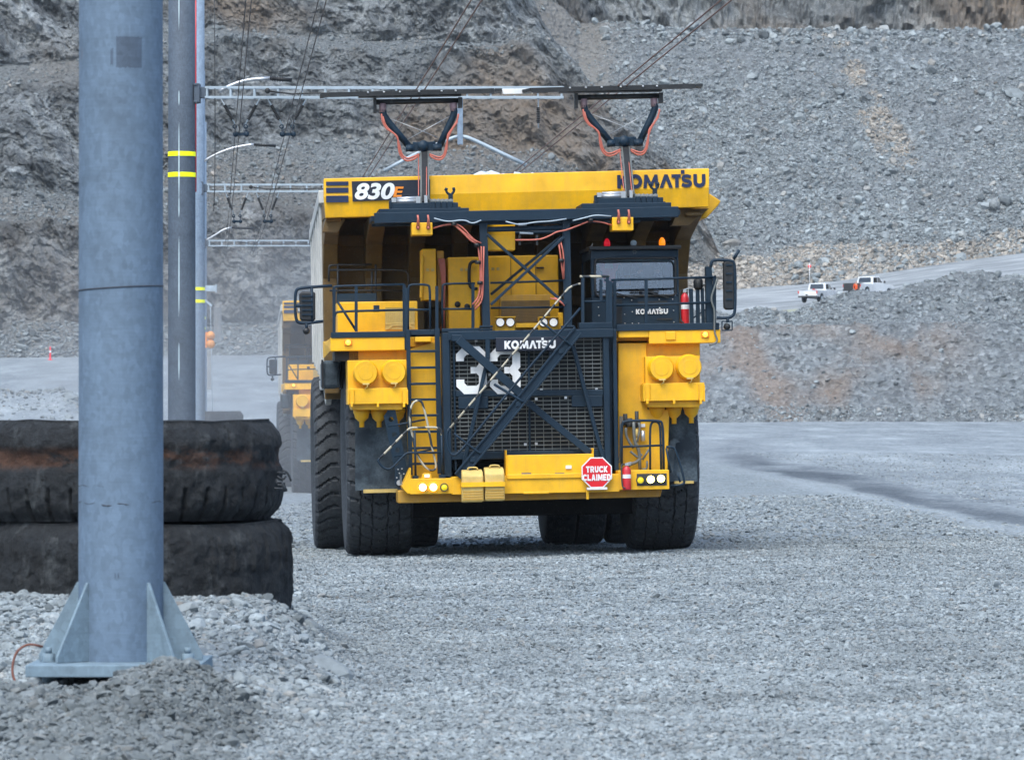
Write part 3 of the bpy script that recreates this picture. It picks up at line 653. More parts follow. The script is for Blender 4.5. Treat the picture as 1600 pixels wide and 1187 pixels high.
p, s = on_sheet(P2, vis2*(np.abs(SG2-1.95) < .07)[:, None], 700, .35, 1.9, 2.2); scatter('rubble_stones', p, s, c_boulder)
vis3 = ((uu3 > 1040) & (uu3 < 1800))[None]*one(P3)
up3 = np.clip(.05+sstep(.9, 1.5, SG3)*1.2+1.0*(SG3 < .22), 0, 2)[:, None]*(.3+np.clip(.5+1.2*fbm(P3*.15, 3, 111), 0, 2))
p, s = on_sheet(P3, vis3*up3, 17000, .15, 1.2, 3.0); scatter('bank_stones', p, s, c_boulder)
vis1 = ((uu > -120) & (uu < 1100))[None]*one(P1)*(rubble > .55)*np.interp(SG1, [0, 1, 2, 3.9, 4.1, 5, 5.1], [2.4, 1.7, .9, .7, .3, .3, .05])[:, None]
p, s = on_sheet(P1, vis1, 18000, .2, 1.1, 2.8); scatter('bench_stones', p, s, c_bench)
n = 900; x = rng.uniform(-34, -25.5, n); y = 250+rng.normal(0, 3.5, n); s = .15*np.exp(rng.normal(0, .6, n)); scatter('windrow_stones', np.stack([x, y, gz(x, y)+s*.1], -1), s, c_boulder)
# ------------------------------------------------------------------ haul truck (local axes: x to the picture's right, y to the rear, z up, origin on the ground under the front axle)
TYAW = R(4.26); TROLL = R(-.95)
TM = Matrix.Translation((.19, 75, 0)) @ Matrix.Rotation(TYAW, 4, 'Z') @ Matrix.Rotation(TROLL, 4, 'Y')
TI = TM.inverted(); _o = TI @ Vector((0, 0, CAMZ)); _r3 = TI.to_3x3()
def q(px, py, y):                       # point of the truck at local depth y
    d = _r3 @ Vector(((px-HX)/F, 1, (HY-py)/F)); t = (y-_o.y)/d.y; return _o+d*t
def qb(mb, px0, py0, px1, py1, y0, y1):  # box whose front face covers this much of the front view
    a, b = q(px0, py0, y0), q(px1, py1, y0); return mb.box(a.x, b.x, y0, y1, b.z, a.z)
def qp(mb, pts, y0, y1):
    return mb.prism([(q(x, y, y0).x, q(x, y, y0).z) for x, y in pts], y0, y1)
def qs(pts, y):
    return [q(p[0], p[1], p[2] if len(p) > 2 else y) for p in pts]
def arc(pts, n=6, rmax=9):              # round the corners of a polyline (quadratic)
    pts = [Vector(p) for p in pts]; out = [pts[0]]
    for i in range(1, len(pts)-1):
        a, b, c = pts[i-1], pts[i], pts[i+1]
        a2 = b+(a-b)*min(.45, rmax/max((a-b).length, 1e-6)); c2 = b+(c-b)*min(.45, rmax/max((c-b).length, 1e-6))
        for k in range(n+1):
            t = k/n; out.append(a2*(1-t)**2+b*2*t*(1-t)+c2*t*t)
    return out+[pts[-1]]
S = M['steel']; Y = M['yellow']
truck = empty('haul_truck'); truck.matrix_world = TM
tag(truck, 'yellow mining haul truck with raised pantographs and 33 on its grille', 'haul truck', 'mining haul trucks')
# ---- flat lettering
def curve_mesh(name, splines, thick):
    cu = bpy.data.curves.new(name, 'CURVE'); cu.dimensions = '2D'; cu.fill_mode = 'BOTH'; cu.extrude = thick/2
    for pts in splines:
        sp = cu.splines.new('POLY'); sp.points.add(len(pts)-1); sp.use_cyclic_u = True
        for p_, (a, b) in zip(sp.points, pts): p_.co = (a, b, 0, 1)
    o = bpy.data.objects.new('tmp', cu); COL.objects.link(o); dg = bpy.context.evaluated_depsgraph_get(); dg.update()
    me = bpy.data.meshes.new_from_object(o.evaluated_get(dg)); bpy.data.objects.remove(o); return me
def font_mesh(text, size, offset=0, shear=0, thick=.006, spacing=1, align='CENTER'):
    cu = bpy.data.curves.new(text, 'FONT'); cu.body = text; cu.size = size; cu.offset = offset; cu.shear = shear; cu.extrude = thick/2
    cu.space_character = spacing; cu.align_x = align
    o = bpy.data.objects.new('tmp', cu); COL.objects.link(o); dg = bpy.context.evaluated_depsgraph_get(); dg.update()
    me = bpy.data.meshes.new_from_object(o.evaluated_get(dg)); bpy.data.objects.remove(o); return me
def fit(me, x0, x1, z0, z1, y, keep=False):   # lay a flat (x, y) mesh upright into a rectangle of the truck's front
    n = len(me.vertices); co = np.empty(n*3); me.vertices.foreach_get('co', co); co = co.reshape(-1, 3)
    lo, hi = co.min(0), co.max(0); out = np.empty_like(co)
    out[:, 0] = x0+(co[:, 0]-lo[0])/(hi[0]-lo[0])*(x1-x0); out[:, 2] = z0+(co[:, 1]-lo[1])/(hi[1]-lo[1])*(z1-z0); out[:, 1] = y-co[:, 2]
    me.vertices.foreach_set('co', out.reshape(-1)); me.update(); return me
def stroke(pts, w, closed=False):             # outline of a thick line with mitred corners
    pts = [Vector(p) for p in pts]; n = len(pts); l, r = [], []
    for i, p in enumerate(pts):
        a = pts[i-1] if (i or closed) else None; b = pts[(i+1) % n] if (i < n-1 or closed) else None
        d1 = (p-a).normalized() if a is not None else None; d2 = (b-p).normalized() if b is not None else None
        d1 = d1 or d2; d2 = d2 or d1; t = (d1+d2).normalized(); nn = Vector((-t.y, t.x)); k = w/2/max(.4, nn.dot(Vector((-d1.y, d1.x))))
        l.append(tuple(p+nn*k)); r.append(tuple(p-nn*k))
    return [l, r] if closed else [l+r[::-1]]
def ell(cx, cy, rx, ry, a0, a1, n=16):
    return [(cx+rx*math.cos(R(a0+(a1-a0)*i/n)), cy+ry*math.sin(R(a0+(a1-a0)*i/n))) for i in range(n+1)]
def logo():                                   # K O M A T S U as drawn on the truck, cap height 1
    s = []
    s += [[(0, 0), (.3, 0), (.3, .36), (.58, 0), (.95, 0), (.55, .5), (.95, 1), (.58, 1), (.3, .64), (.3, 1), (0, 1)]]; x = 1.0
    s += [ell(x+.55, .5, .56, .54, 0, 360, 28)[:-1], ell(x+.55, .5, .26, .26, 0, 360, 22)[:-1]]; x += 1.2
    s += [[(x, 0), (x+.28, 0), (x+.33, .52), (x+.55, .06), (x+.75, .06), (x+.97, .52), (x+1.02, 0), (x+1.30, 0), (x+1.2, 1), (x+.95, 1), (x+.65, .42), (x+.35, 1), (x+.10, 1)]]; x += 1.36
    s += [[(x, 0), (x+.31, 0), (x+.56, .62), (x+.81, 0), (x+1.12, 0), (x+.70, 1), (x+.42, 1)]]; x += 1.02
    s += [[(x, .74), (x+.30, .74), (x+.30, 0), (x+.60, 0), (x+.60, .74), (x+.78, .74), (x+.78, 1), (x, 1)]]
    s += [[(x+.80, 1.02), (x+1.10, 1.02), (x+1.10, 1.32), (x+.80, 1.32)]]; x += .84
    path = [(.80, .80)]+ell(.45, .72, .31, .145, 40, 180, 8)+ell(.36, .66, .22, .15, 195, 262, 5)+ell(.52, .30, .24, .17, 70, -20, 6)+ell(.42, .27, .33, .14, -25, -150, 9)+[(.03, .24)]
    s += stroke([(x+a, b) for a, b in path], .25); x += 1.0
    s += stroke([(x+.15, 1.0), (x+.15, .42)]+[(x+a, b) for a, b in ell(.51, .42, .36, .29, 180, 360, 14)][1:]+[(x+.87, 1.0)], .30)
    return s
def put_logo(name, px0, py0, px1, py1, y, mat, parent):      # rectangle of the capitals incl. the square dot
    a, b = q(px0, py0, y), q(px1, py1, y); me = fit(curve_mesh(name, logo(), .008), a.x, b.x, b.z, a.z, y)
    return link_mesh(name, me, mat, parent)
# ---- chassis
mb = MB(); qb(mb, 600, 775, 1010, 802, -1.2, 7.5); a = q(690, 800, 0); b = q(860, 812, 0)
mb.box(-1.5, 1.5, -2.4, 8.5, 1.75, 2.6); mb.box(a.x-.3, b.x+.3, -.8, .9, .85, 1.7); mb.cyl((-2.4, 0, 1.6), (2.4, 0, 1.6), .42)
mb.cyl((-2.4, 6.35, 1.75), (2.4, 6.35, 1.75), .75); mb.box(-1.1, 1.1, 5.4, 7.6, 1.0, 2.5)
for s_ in (-1, 1): mb.cyl((s_*2.15, -.2, 1.3), (s_*2.15, -.2, 3.4), .3)
mb.build('chassis', M['under'], truck, .03)
mb = MB(); qb(mb, 545, 520, 1085, 640, -1.0, .6); mb.box(-2.6, 2.6, -.9, .3, 2.2, 4.0); mb.build('engine_bay', M['under'], truck)
# ---- wheels
def tyre_mesh(rear):
    prof = []
    for t in np.linspace(0, 1, 9): prof.append((-.40-.21*math.sin(t*1.9), .74+t*.90))
    prof += [(-.575, 1.68)]
    tr = np.linspace(-.55, .55, 63); prof += [(x, 1.745-.035*(abs(x)/.55)**3) for x in tr]
    prof += [(.575, 1.68)]
    for t in np.linspace(1, 0, 9): prof.append((.40+.21*math.sin(t*1.9), .74+t*.90))
    prof = np.array(prof); n = 320; th = np.arange(n)/n*2*math.pi
    X = np.tile(prof[:, 0], (n, 1)); RR = np.tile(prof[:, 1], (n, 1)); T = th[:, None]+0*X; ax = np.abs(X)
    fr = lambda v_: v_-np.floor(v_)
    if rear:
        ph = fr(T*38/(2*math.pi)+np.where(X > 0, .5, 0)+.42*np.sin(ax*7)); g = (ph < .20) & (ax > .14) & (RR > 1.5)
        g |= (ax < .035) & (RR > 1.7)
        depth = .05
    else:
        ph = fr(T*36/(2*math.pi)+np.where(X > 0, .5, 0)+.9*ax); g = (ph < .17) & (ax > .36) & (RR > 1.52)
        zz = .022*np.abs(2*fr(T*36/(2*math.pi))-1)
        for x0 in (-.34, -.13, .13, .34): g |= (np.abs(X-x0-zz*np.sign(x0)) < .011) & (RR > 1.7)
        ph2 = fr(T*36/(2*math.pi)+.6*np.abs(X)/.34); g |= (ph2 < .07) & (ax < .34) & (RR > 1.7)
        depth = .045
    RR = RR-depth*g
    RR = RR+.006*fbm(np.stack([X*4, np.cos(T)*6, np.sin(T)*6], -1), 3, 5)
    P = np.stack([X, RR*np.cos(T), RR*np.sin(T)], -1).transpose(1, 0, 2)
    return grid_mesh('rear_tyre' if rear else 'front_tyre', P, M['rubber'], False, closed=True)
tm_f, tm_r = tyre_mesh(False), tyre_mesh(True); tm_f.materials.append(M['rubber']); tm_r.materials.append(M['rubber'])
rim = MB(); rim.lathe([(-.42, .76), (-.36, .72), (-.30, .60), (-.28, .34), (-.34, .30), (-.34, 0)], (0, 0, 0), (1, 0, 0), 32); rim.lathe([(.42, .76), (.36, .72), (.2, .6), (.2, .3), (.3, .25), (.3, 0)], (0, 0, 0), (1, 0, 0), 32)
rim0 = rim.build('wheel', M['yellow_dirty'], truck); rim_me = rim0.data; bpy.data.objects.remove(rim0)
def wheel(x, y, z, rear):
    o = link_mesh('wheel', rim_me, None, truck); o.location = (x, y, z); o.rotation_euler = (R(rng.uniform(0, 8)), 0, 0)
    t_ = link_mesh('tyre', tm_r if rear else tm_f, None, o)
xf0 = q(596, 860, -1.7).x; xf1 = q(1045, 860, -1.7).x
wheel(xf0, 0, 1.74, False); wheel(xf1, 0, 1.74, False)
for x in (q(542, 850, 4.7).x, q(642, 850, 4.7).x, q(906, 850, 4.7).x, q(1004, 850, 4.7).x): wheel(x, 6.35, 1.66, True)
# ---- dump body with canopy
CY = -1.3; HB = 1.7                                  # canopy edge, headboard
body = MB()
bl, br = q(505, 450, HB).x, q(1073, 450, HB).x
zc = q(800, 338, CY).z; zt = q(800, 270, CY).z
mb = body
mb.box(bl, br, HB+.06, HB+.3, 2.9, zc+.25)                   # headboard
ribs = [(505, 528), (571, 597), (639, 663), (708, 730), (838, 860), (912, 938), (982, 1006), (1050, 1075)]
for x0, x1 in ribs:
    a, b = q(x0, 450, HB-.35).x, q(x1, 450, HB-.35).x
    mb.prism([(HB+.06, 3.0), (HB-.35, 3.0), (HB-.35, zc-1.0), (HB-.9, zc-.38), (CY+.25, zc-.02), (CY+.25, zc+.05), (HB+.06, zc+.05)], a, b, 'x')
mb.box(bl, br, HB-.10, HB+.06, 4.6, 4.78); mb.box(bl, br, HB-.12, HB+.06, 6.0-.2, 6.0)
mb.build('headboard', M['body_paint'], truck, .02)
side = MB()
for sx in (bl+.12, br-.12):
    s_ = -1 if sx < 0 else 1
    side.prism([(HB+.1, 3.2), (HB+.1, zt-.12), (9.4, zt-.55), (9.9, 4.4), (6.5, 3.6), (3.8, 2.8)], sx-.06, sx+.06, 'x')
    for k in range(6):
        y_ = HB+.55+k*1.35; side.prism([(y_, 3.2+k*.1), (y_, zt-.35), (y_+.3, zt-.35), (y_+.3, 3.2+k*.1)], sx+s_*.06, sx+s_*.16, 'x')
    side.prism([(HB+.1, zt-.35), (HB+.1, zt-.1), (9.4, zt-.5), (9.4, zt-.75)], sx+s_*.06, sx+s_*.18, 'x')
side.box(bl, br, 3, 9.2, 3.1, 3.3)
dump = side.build('dump_body', M['side_panel'], truck, .02)
# canopy: front board with a crease, flat roof, right hand flange
cl0, cr0 = q(506, 279, CY), q(1108, 263, CY); cl1, cr1 = q(509, 340, CY), q(1108, 323, CY)
cm0, cm1 = q(506, 308, CY), q(1108, 293, CY)
can = MB()
fl = lambda p_, dy: (p_.x, p_.y+dy, p_.z)
vs = [fl(cl0, .02), fl(cr0, .02), fl(cm0, 0), fl(cm1, 0), fl(cl1, .07), fl(cr1, .07)]
bk = [(v_[0], CY+.34, v_[2]) for v_ in vs]
can.add(vs+bk, [(2, 3, 1, 0), (4, 5, 3, 2), (6, 7, 9, 8), (8, 9, 11, 10), (0, 1, 7, 6), (4, 10, 11, 5), (0, 6, 8, 2), (2, 8, 10, 4), (1, 3, 9, 7), (3, 5, 11, 9)])
can.build('canopy', Y, truck, .012)
roof = MB(); a, b = cl0, cr0
ros = MB(); zt_l, zt_r = cl1.z, cr1.z
roof.add([(cl1.x+.02, CY+.342, zt_l+.04), (cr1.x-.02, CY+.342, zt_r+.04), (br, HB+.35, zt_r+.10), (bl, HB+.35, zt_l+.10),
          (cl1.x+.02, CY+.342, zt_l+.34), (cr1.x-.02, CY+.342, zt_r+.34), (br, HB+.35, zt_r+.40), (bl, HB+.35, zt_l+.40)],
         [(3, 2, 1, 0), (4, 5, 6, 7), (0, 1, 5, 4), (1, 2, 6, 5), (2, 3, 7, 6), (3, 0, 4, 7)])
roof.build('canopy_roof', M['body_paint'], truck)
fg = MB()
for (p0, p1) in (((1109, 303), (1127, 314)),):
    a, b, c, d_ = q(1109, 302, -.6), q(1127, 314, -.6), q(1122, 322, -.6), q(1094, 341, -.6)
    e_ = q(1109, 320, -.6)
    poly = [(a.x, a.z), (b.x, b.z), (c.x, c.z), (d_.x+.12, d_.z), (d_.x, d_.z), (e_.x-.02, e_.z)]
    fg.prism(poly, -.55, 6.0)
fg.build('side_flange', Y, truck, .02)
# slanted cheek under the canopy at each end, seen in front of the outer ribs
ck = MB()
for pts in ([(1050, 352), (1076, 352), (1108, 326), (1060, 326)], [(504, 362), (528, 362), (540, 342), (509, 342)]): qp(ck, pts, CY+.36, CY+.8)
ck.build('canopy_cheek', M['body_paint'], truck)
# lettering on the canopy
lt = MB()
for y0, y1 in ((284, 289.5), (293.5, 301), (306, 316)): qb(lt, 509.5, y0, 544.5, y1, CY-.012, CY+.01)
lt.build('stripe_decal', M['navy'], truck)
lt = MB(); qp(lt, [(549.5, 283.5), (672, 280.5), (672, 310), (551, 315)], CY-.012, CY+.01); plate = lt.build('model_decal', M['navy_dark'], truck)
a, b = q(554, 286.5, CY), q(617, 311.5, CY); link_mesh('lettering', fit(font_mesh('830', 1, .035, .22), a.x, b.x, b.z, a.z, CY-.02), M['white'], plate)
a, b = q(613.5, 292, CY), q(631, 308, CY); link_mesh('lettering', fit(font_mesh('E', 1, .03, .2), a.x, b.x, b.z, a.z, CY-.026), M['orange'], plate)
put_logo('lettering', 964, 266.8, 1102.5, 293.5, CY-.012, M['navy'], truck)
# load of broken rock showing over the canopy
# ---- deck, fascias
DZ = q(570, 527, -2.5).z
mb = MB(); qb(mb, 516, 527, 633, 547, -2.5, -2.2); mb.box(q(516, 527, -2.5).x, q(690, 527, -2.5).x, -2.2, .9, DZ-.18, DZ)
a = q(517, 527, -2.5); b = q(517, 547, -2.5); c = q(505, 561, -1.4)
mb.add([(b.x, -2.5, b.z), (b.x, -2.2, b.z), (c.x, -1.4, c.z), (a.x, -2.2, a.z-.05), (c.x, -1.4, a.z-.05)], [(0, 1, 2), (0, 2, 4, 3)])
qb(mb, 648, 526, 674, 534, -2.5, -2.2)
mb.build('left_deck', Y, truck, .015)['label'] = 'yellow deck with ladder opening and lit orange marker'
mb = MB(); DZR = q(1040, 514, -2.5).z; RX = q(1126, 514, -2.5).x
qb(mb, 966, 516, 1014, 527, -2.48, -2.2); qb(mb, 1014, 515.5, 1126, 535.5, -2.5, -2.2); mb.box(q(966, 514, -2.5).x, RX, -2.2, .9, DZR-.2, DZR-.02)
qb(mb, 1040, 518, 1056, 531, -2.53, -2.5)
mb.build('right_deck', Y, truck, .015)
mb = MB(); qb(mb, 517, 519, 637, 526.5, -2.52, -2.48); qb(mb, 637, 515, 681, 523, -2.52, -2.48); qb(mb, 690, 513, 752, 518, -2.5, -2.46)
qb(mb, 963, 506.5, 1124, 515, -2.52, -2.48); qb(mb, 905, 504, 957, 513, -2.7, -2.3); qb(mb, 905, 513, 957, 524, -2.66, -2.58); mb.build('toe_board', S, truck, .01)
for px, py, nm in ((544, 535, 0), (1102, 522.5, 0)):
    h = MB(); qb(h, px-6, py-4.5, px+6, py+4.5, -2.53, -2.5); ho = h.build('marker_lamp', M['orange'], truck, .01)
    h = MB(); c = q(px, py, -2.54); h.lathe([(0, .045), (-.02, .035), (-.03, 0)], c, (0, 1, 0), 12); h.build('lens', M['lamp_soft'], ho)
# dark brackets and tank hung below the left deck end
mb = MB(); qb(mb, 504, 563, 532, 606, -.9, .8); mb.build('fuel_tank', M['flap'], truck, .06)
mb = MB(); qb(mb, 532, 549, 560, 607, -.6, .6); qb(mb, 523, 549, 560, 563, -2.2, -.8); qb(mb, 502, 562, 506, 607, -.95, -.9); mb.build('tank_bracket', M['steel_black'], truck)
# ---- yellow front structure
mb = MB()
qp(mb, [(634, 547), (690, 530), (692, 748), (640, 748), (636, 640)], -2.3, -1.4)
qp(mb, [(966, 536), (1010, 536), (1012, 640), (1046, 640), (1043, 740), (966, 742)], -2.3, -1.4)
qb(mb, 544, 548, 690, 566, -2.2, -1.2); qb(mb, 966, 536, 1094, 560, -2.2, -1.2)
mb.build('front_structure', M['yellow'], truck, .015)
def air_cleaner(circ, r, plate, box, lip, domes):
    mb = MB(); y0 = -2.55
    qb(mb, *plate, y0, -1.5); qb(mb, *box, y0-.22, -1.5); x0, ya, x1, yb = box
    qp(mb, [(x0+3, yb-.5), (x1-3, yb-.5), (x1-9, lip), (x0+7, lip)], y0-.1, -1.5)
    qb(mb, x0-1, ya+2, x0+1.8, yb+2, y0-.25, y0+.3); qb(mb, x1-1.8, ya+2, x1+1, yb+2, y0-.25, y0+.3)
    for t in (.06, .5, .94): qb(mb, x0+(x1-x0)*t-2, yb-1, x0+(x1-x0)*t+2, yb+6, y0-.26, y0)
    for t in (.10, .90): qb(mb, x0+(x1-x0)*t-.8, ya+1, x0+(x1-x0)*t+.8, yb-2, y0-.245, y0-.2)
    o = mb.build('air_cleaner', Y, truck, .015)
    for cx, cy in circ:
        c = q(cx, cy, y0-.0); rr = r/87.; m_ = MB()
        m_.lathe([(.0, rr*1.06), (-.15, rr*1.06), (-.16, rr), (-.24, rr*.99)], c, (0, 1, 0), 40); m_.lathe([(-.24, rr*.99), (-.265, rr*.93)], c, (0, 1, 0), 40); m_.cyl(c+Vector((0, -.25, 0)), c+Vector((0, -.266, 0)), rr*.94, rr*.93, 40); m_.cyl(c+Vector((0, -.26, 0)), c+Vector((0, -.272, 0)), rr*.62, rr*.6, 40)
        cap = m_.build('filter_cover', Y, o); m_ = MB(); m_.tube([c+Vector((.02, -.28, -rr*.9)), c+Vector((.03, -.3, -rr*1.15)), c+Vector((-.02, -.25, -rr*1.35))], .008, 5)
        m_.bar(c+Vector((-.06, -.28, -rr*.93)), c+Vector((.06, -.28, -rr*.93)), .03); m_.build('wire_latch', M['chock'], cap)
    for cx, cy in domes:
        c = q(cx, cy, -2.25); m_ = MB(); m_.lathe([(.07, .0), (.07, .15), (.0, .15), (-.02, .135), (-.09, .12), (-.15, .06), (-.16, .045), (-.26, .045), (-.26, 0)], c, (0, 0, 1), 20)
        m_.build('dust_cup', Y, o)
air_cleaner([(570.6, 582.5), (614.5, 581.5)], 18.6, (543, 563, 636, 607), (544, 607, 637, 630), 640, [(565, 645), (592, 645), (620, 644)])
air_cleaner([(1031.5, 575.5), (1075, 573.5)], 19, (1008, 557, 1094, 599), (1006, 599, 1101, 625), 636, [(1026, 640), (1053, 639.5), (1080, 638.5)])
# ---- mud flaps
mb = MB(); qp(mb, [(555, 640), (634, 636), (640, 766), (555, 766)], -1.98, -1.93); mb.build('mud_flap', M['flap'], truck)
mb = MB(); qp(mb, [(1046, 632), (1085, 632), (1090, 752), (1043, 752)], -1.98, -1.93); mb.build('mud_flap', M['flap'], truck)
mb = MB(); qb(mb, 568, 764.5, 621, 769, -2.06, -1.9); qb(mb, 1054, 751.5, 1084, 755, -2.06, -1.9); mb.build('flap_strip', M['chock'], truck)
# ---- radiator
GY = -2.75
mb = MB(); qb(mb, 700, 522, 955, 712, GY+.06, GY+.5); rad = mb.build('radiator', M['core'], truck)
mb = MB(); a, b = q(704, 545, GY), q(952, 712, GY); z = b.z
while z < a.z+.15: mb.box(a.x, b.x, GY+.02, GY+.035, z-.008, z+.008); z += .072
x = a.x
while x < b.x: mb.box(x-.006, x+.006, GY+.036, GY+.05, b.z, a.z+.15); x += .15
mb.build('grille_mesh', M['grille_bar'], truck)
cap_ = MB()
for px, py in ((744, 532), (790, 622), (838, 623), (884, 621), (932, 608), (821, 694), (838, 693), (846, 609), (765, 585)): qb(cap_, px-2, py-2, px+2, py+2, GY-.02, GY+.02)
cap_.build('clip', M['silver'], truck)
mb = MB()
qb(mb, 691, 520, 706, 745, GY-.12, GY+.5); qb(mb, 707.5, 526, 714, 735, GY-.06, GY+.1)
qb(mb, 942, 520, 955, 733, GY-.12, GY+.4); qb(mb, 957, 514, 967, 735, GY-.08, GY+.4)
mb.bar(q(700, 525, GY-.1), q(958, 520, GY-.1), .12, .16); mb.bar(q(707, 615, GY), q(950, 613, GY), .06, .11)
qb(mb, 716, 620, 763, 638, GY-.03, GY); qb(mb, 893, 618, 942, 635, GY-.03, GY)
mb.bar(q(826, 545, GY), q(828, 712, GY), .04, .03); mb.bar(q(705, 712, GY-.05), q(950, 708, GY-.05), .1, .14)
mb.bar(q(762, 528, GY-.12), q(762, 560, GY-.12), .085, .07); mb.bar(q(762, 560, GY-.12), q(724, 728, GY-.12), .085, .07)
mb.bar(q(861, 545, GY-.1), q(861, 565, GY-.1), .08, .06); mb.bar(q(895, 540, GY-.12), q(942, 716, GY-.12), .11, .07)
mb.build('radiator_frame', S, truck, .012)
mb = MB(); mb.bar(q(716, 530, GY-.22), q(822, 622, GY-.22), .08, .15); mb.bar(q(824, 628, GY-.22), q(922, 708, GY-.22), .08, .125); qb(mb, 706, 523, 722, 533, GY-.24, GY-.1)
mb.build('frame_brace', S, truck, .012)
# plate with lettering
mb = MB(); qb(mb, 774.5, 527.5, 884, 547.5, GY-.2, GY-.16); npl = mb.build('name_plate', M['navy_dark'], truck, .008)
put_logo('lettering', 788, 528.5, 868.5, 544.5, GY-.212, M['white'], npl)
# fleet number
def three():
    p_ = [(.12, 1.08), (.12, 1.26), (.30, 1.44), (.74, 1.44), (.90, 1.28), (.90, .92), (.77, .77), (.90, .62), (.90, .26), (.74, .10), (.30, .10), (.12, .28), (.12, .46)]
    return stroke(p_, .275)+[[(.48, .66), (.655, .66), (.655, .88), (.48, .88)]]
nums = []
for x0 in (712, 764.5):
    a, b = q(x0, 541.5, GY), q(x0+49, 615, GY); o = link_mesh('number_digit', fit(curve_mesh('number_digit', three(), .01), a.x, b.x, b.z, a.z, GY-.03), M['white'], truck); nums.append(o)
# ---- stairway across the front
SY = GY-.55
mb = MB(); p0, p1 = q(716, 745, SY), q(903, 516, SY); mb.bar(p0, p1, .05, .15); mb.bar(p0+Vector((.055, -.03, -.055)), p1+Vector((.055, -.03, -.055)), .07, .035); mb.bar(p0+Vector((-.055, -.03, .055)), p1+Vector((-.055, -.03, .055)), .07, .035)
for k in range(11):
    t = (k+.5)/11; c = p0.lerp(p1, t); mb.box(c.x-.06, c.x+.06, SY+.02, SY+.42, c.z-.02, c.z+.015)
for t in (.12, .5, .86):
    c = p0.lerp(p1, t); mb.box(c.x-.05, c.x+.05, SY-.05, SY-.02, c.z-.05, c.z+.05)
mb.tube(arc(qs([(709, 677), (745, 705), (752, 708)], SY-.05)), .022, 8); mb.tube(qs([(846, 503), (893, 540)], SY-.05), .022, 8)
mb.tube(qs([(772, 600), (808, 622), (818, 628)], SY-.05), .025)
stair = mb.build('front_stairway', S, truck, .006)
mb = MB(); mb.tube(arc(qs([(700, 672), (770, 590), (880, 460), (890, 448), (907, 443)], SY-.05)), .018, 8); mb.build('handrail', M['tiger'], stair)
mb = MB(); mb.tube(arc(qs([(703, 668), (698, 676), (699, 700), (706, 712), (718, 708), (796, 610), (907, 481)], SY-.05)), .022, 8); mb.build('lower_handrail', S, stair)
# ---- bumper
BY = -3.25
mb = MB()
qb(mb, 706, 745, 968, 768, BY, -2.4); qb(mb, 641, 748, 707, 771, BY+.002, -2.4); qb(mb, 966, 735, 1046, 764, BY+.002, -2.4)
qp(mb, [(628, 760), (642, 730), (643, 771), (637, 771), (630, 764)], BY+.01, -2.6)
qb(mb, 792, 711, 905, 741, BY+.05, -2.5); qb(mb, 903, 709, 928, 742, BY+.05, -2.5); qb(mb, 792, 741, 930, 746, BY-.03, -2.5)
qb(mb, 790, 703, 792.5, 744, BY+.04, BY+.4); qb(mb, 926, 700, 928.5, 741, BY+.04, BY+.4); qb(mb, 916, 764, 920.5, 780, BY-.03, BY)
qb(mb, 818, 768, 858, 771, BY-.012, BY+.2)
bumper = mb.build('bumper', Y, truck, .015)
mb = MB(); qp(mb, [(622, 766), (1036, 760), (1032, 776), (622, 786)], BY+.25, -2.2); mb.build('underrun_beam', M['yellow_dirty'], bumper, .02)
mb = MB()
for x0 in (815, 867): qb(mb, x0, 738.5, x0+15, 741, BY-.01, BY+.04)
qb(mb, 625, 741, 628, 756, BY+.1, BY+.2); mb.build('hinge', M['grille_bar'], bumper)
mb = MB(); qb(mb, 884, 727, 893, 732, BY+.02, BY+.045); mb.build('sticker', M['white'], bumper)
def head(px, py, r, mat, nm='headlight'):
    c = q(px, py, BY-.005); m_ = MB(); rr = r/88.; m_.lathe([(.0, rr*1.25), (-.04, rr*1.25), (-.045, rr), (-.03, rr*.98)], c, (0, 1, 0), 24); o = m_.build(nm, M['dash'], bumper)
    m_ = MB(); m_.lathe([(-.022, rr), (-.04, rr*.7), (-.045, 0)], c, (0, 1, 0), 24); m_.build('lens', mat, o)
mb = MB(); qb(mb, 995, 740, 1042, 758, BY-.004, BY+.1); mb.build('lamp_panel', M['dash'], bumper)
for px, py in ((660.5, 761), (677, 760.7), (1016.5, 748.7), (1032.5, 747.5)): head(px, py, 6, M['lamp_lit'])
head(694, 761, 5.2, M['lamp_yellow'], 'fog_lamp'); head(1000.5, 749.8, 5.4, M['lamp_yellow'], 'fog_lamp')
mb = MB(); qp(mb, [(659, 748.5), (660, 741), (663, 739), (671, 739), (674, 741), (674.5, 748.5)], BY+.05, BY+.2); o = mb.build('marker_lamp', Y, bumper, .01)
mb = MB(); qb(mb, 663.5, 741, 671, 745.5, BY+.03, BY+.06); mb.build('lens', M['lamp_white'], o)
# ---- folding step plate with round holes, ladder, hand loops
def holed(pts, holes, y, t):
    sp = [[(q(a, b, y).x, q(a, b, y).z) for a, b in pts]]
    for cx, cy, r in holes:
        c = q(cx, cy, y); sp.append([(c.x+r*math.cos(k*math.pi/8), c.z+r*math.sin(k*math.pi/8)) for k in range(16)][::-1])
    me = curve_mesh('plate', sp, t); n = len(me.vertices); co = np.empty(n*3); me.vertices.foreach_get('co', co); co = co.reshape(-1, 3)
    me.vertices.foreach_set('co', np.stack([co[:, 0], y+co[:, 2], co[:, 1]], -1).reshape(-1)); return me
link_mesh('step_plate', holed([(599.5, 650), (612, 633.5), (616.5, 635), (636, 731), (629, 757), (623, 763), (617, 757), (617, 735)], [(611, 655, .045), (616, 679, .045), (621, 703, .045)], -2.6, .05), S, truck)
mb = MB(); mb.cyl(q(624, 754, -2.75), q(624, 754, -2.55), .05)
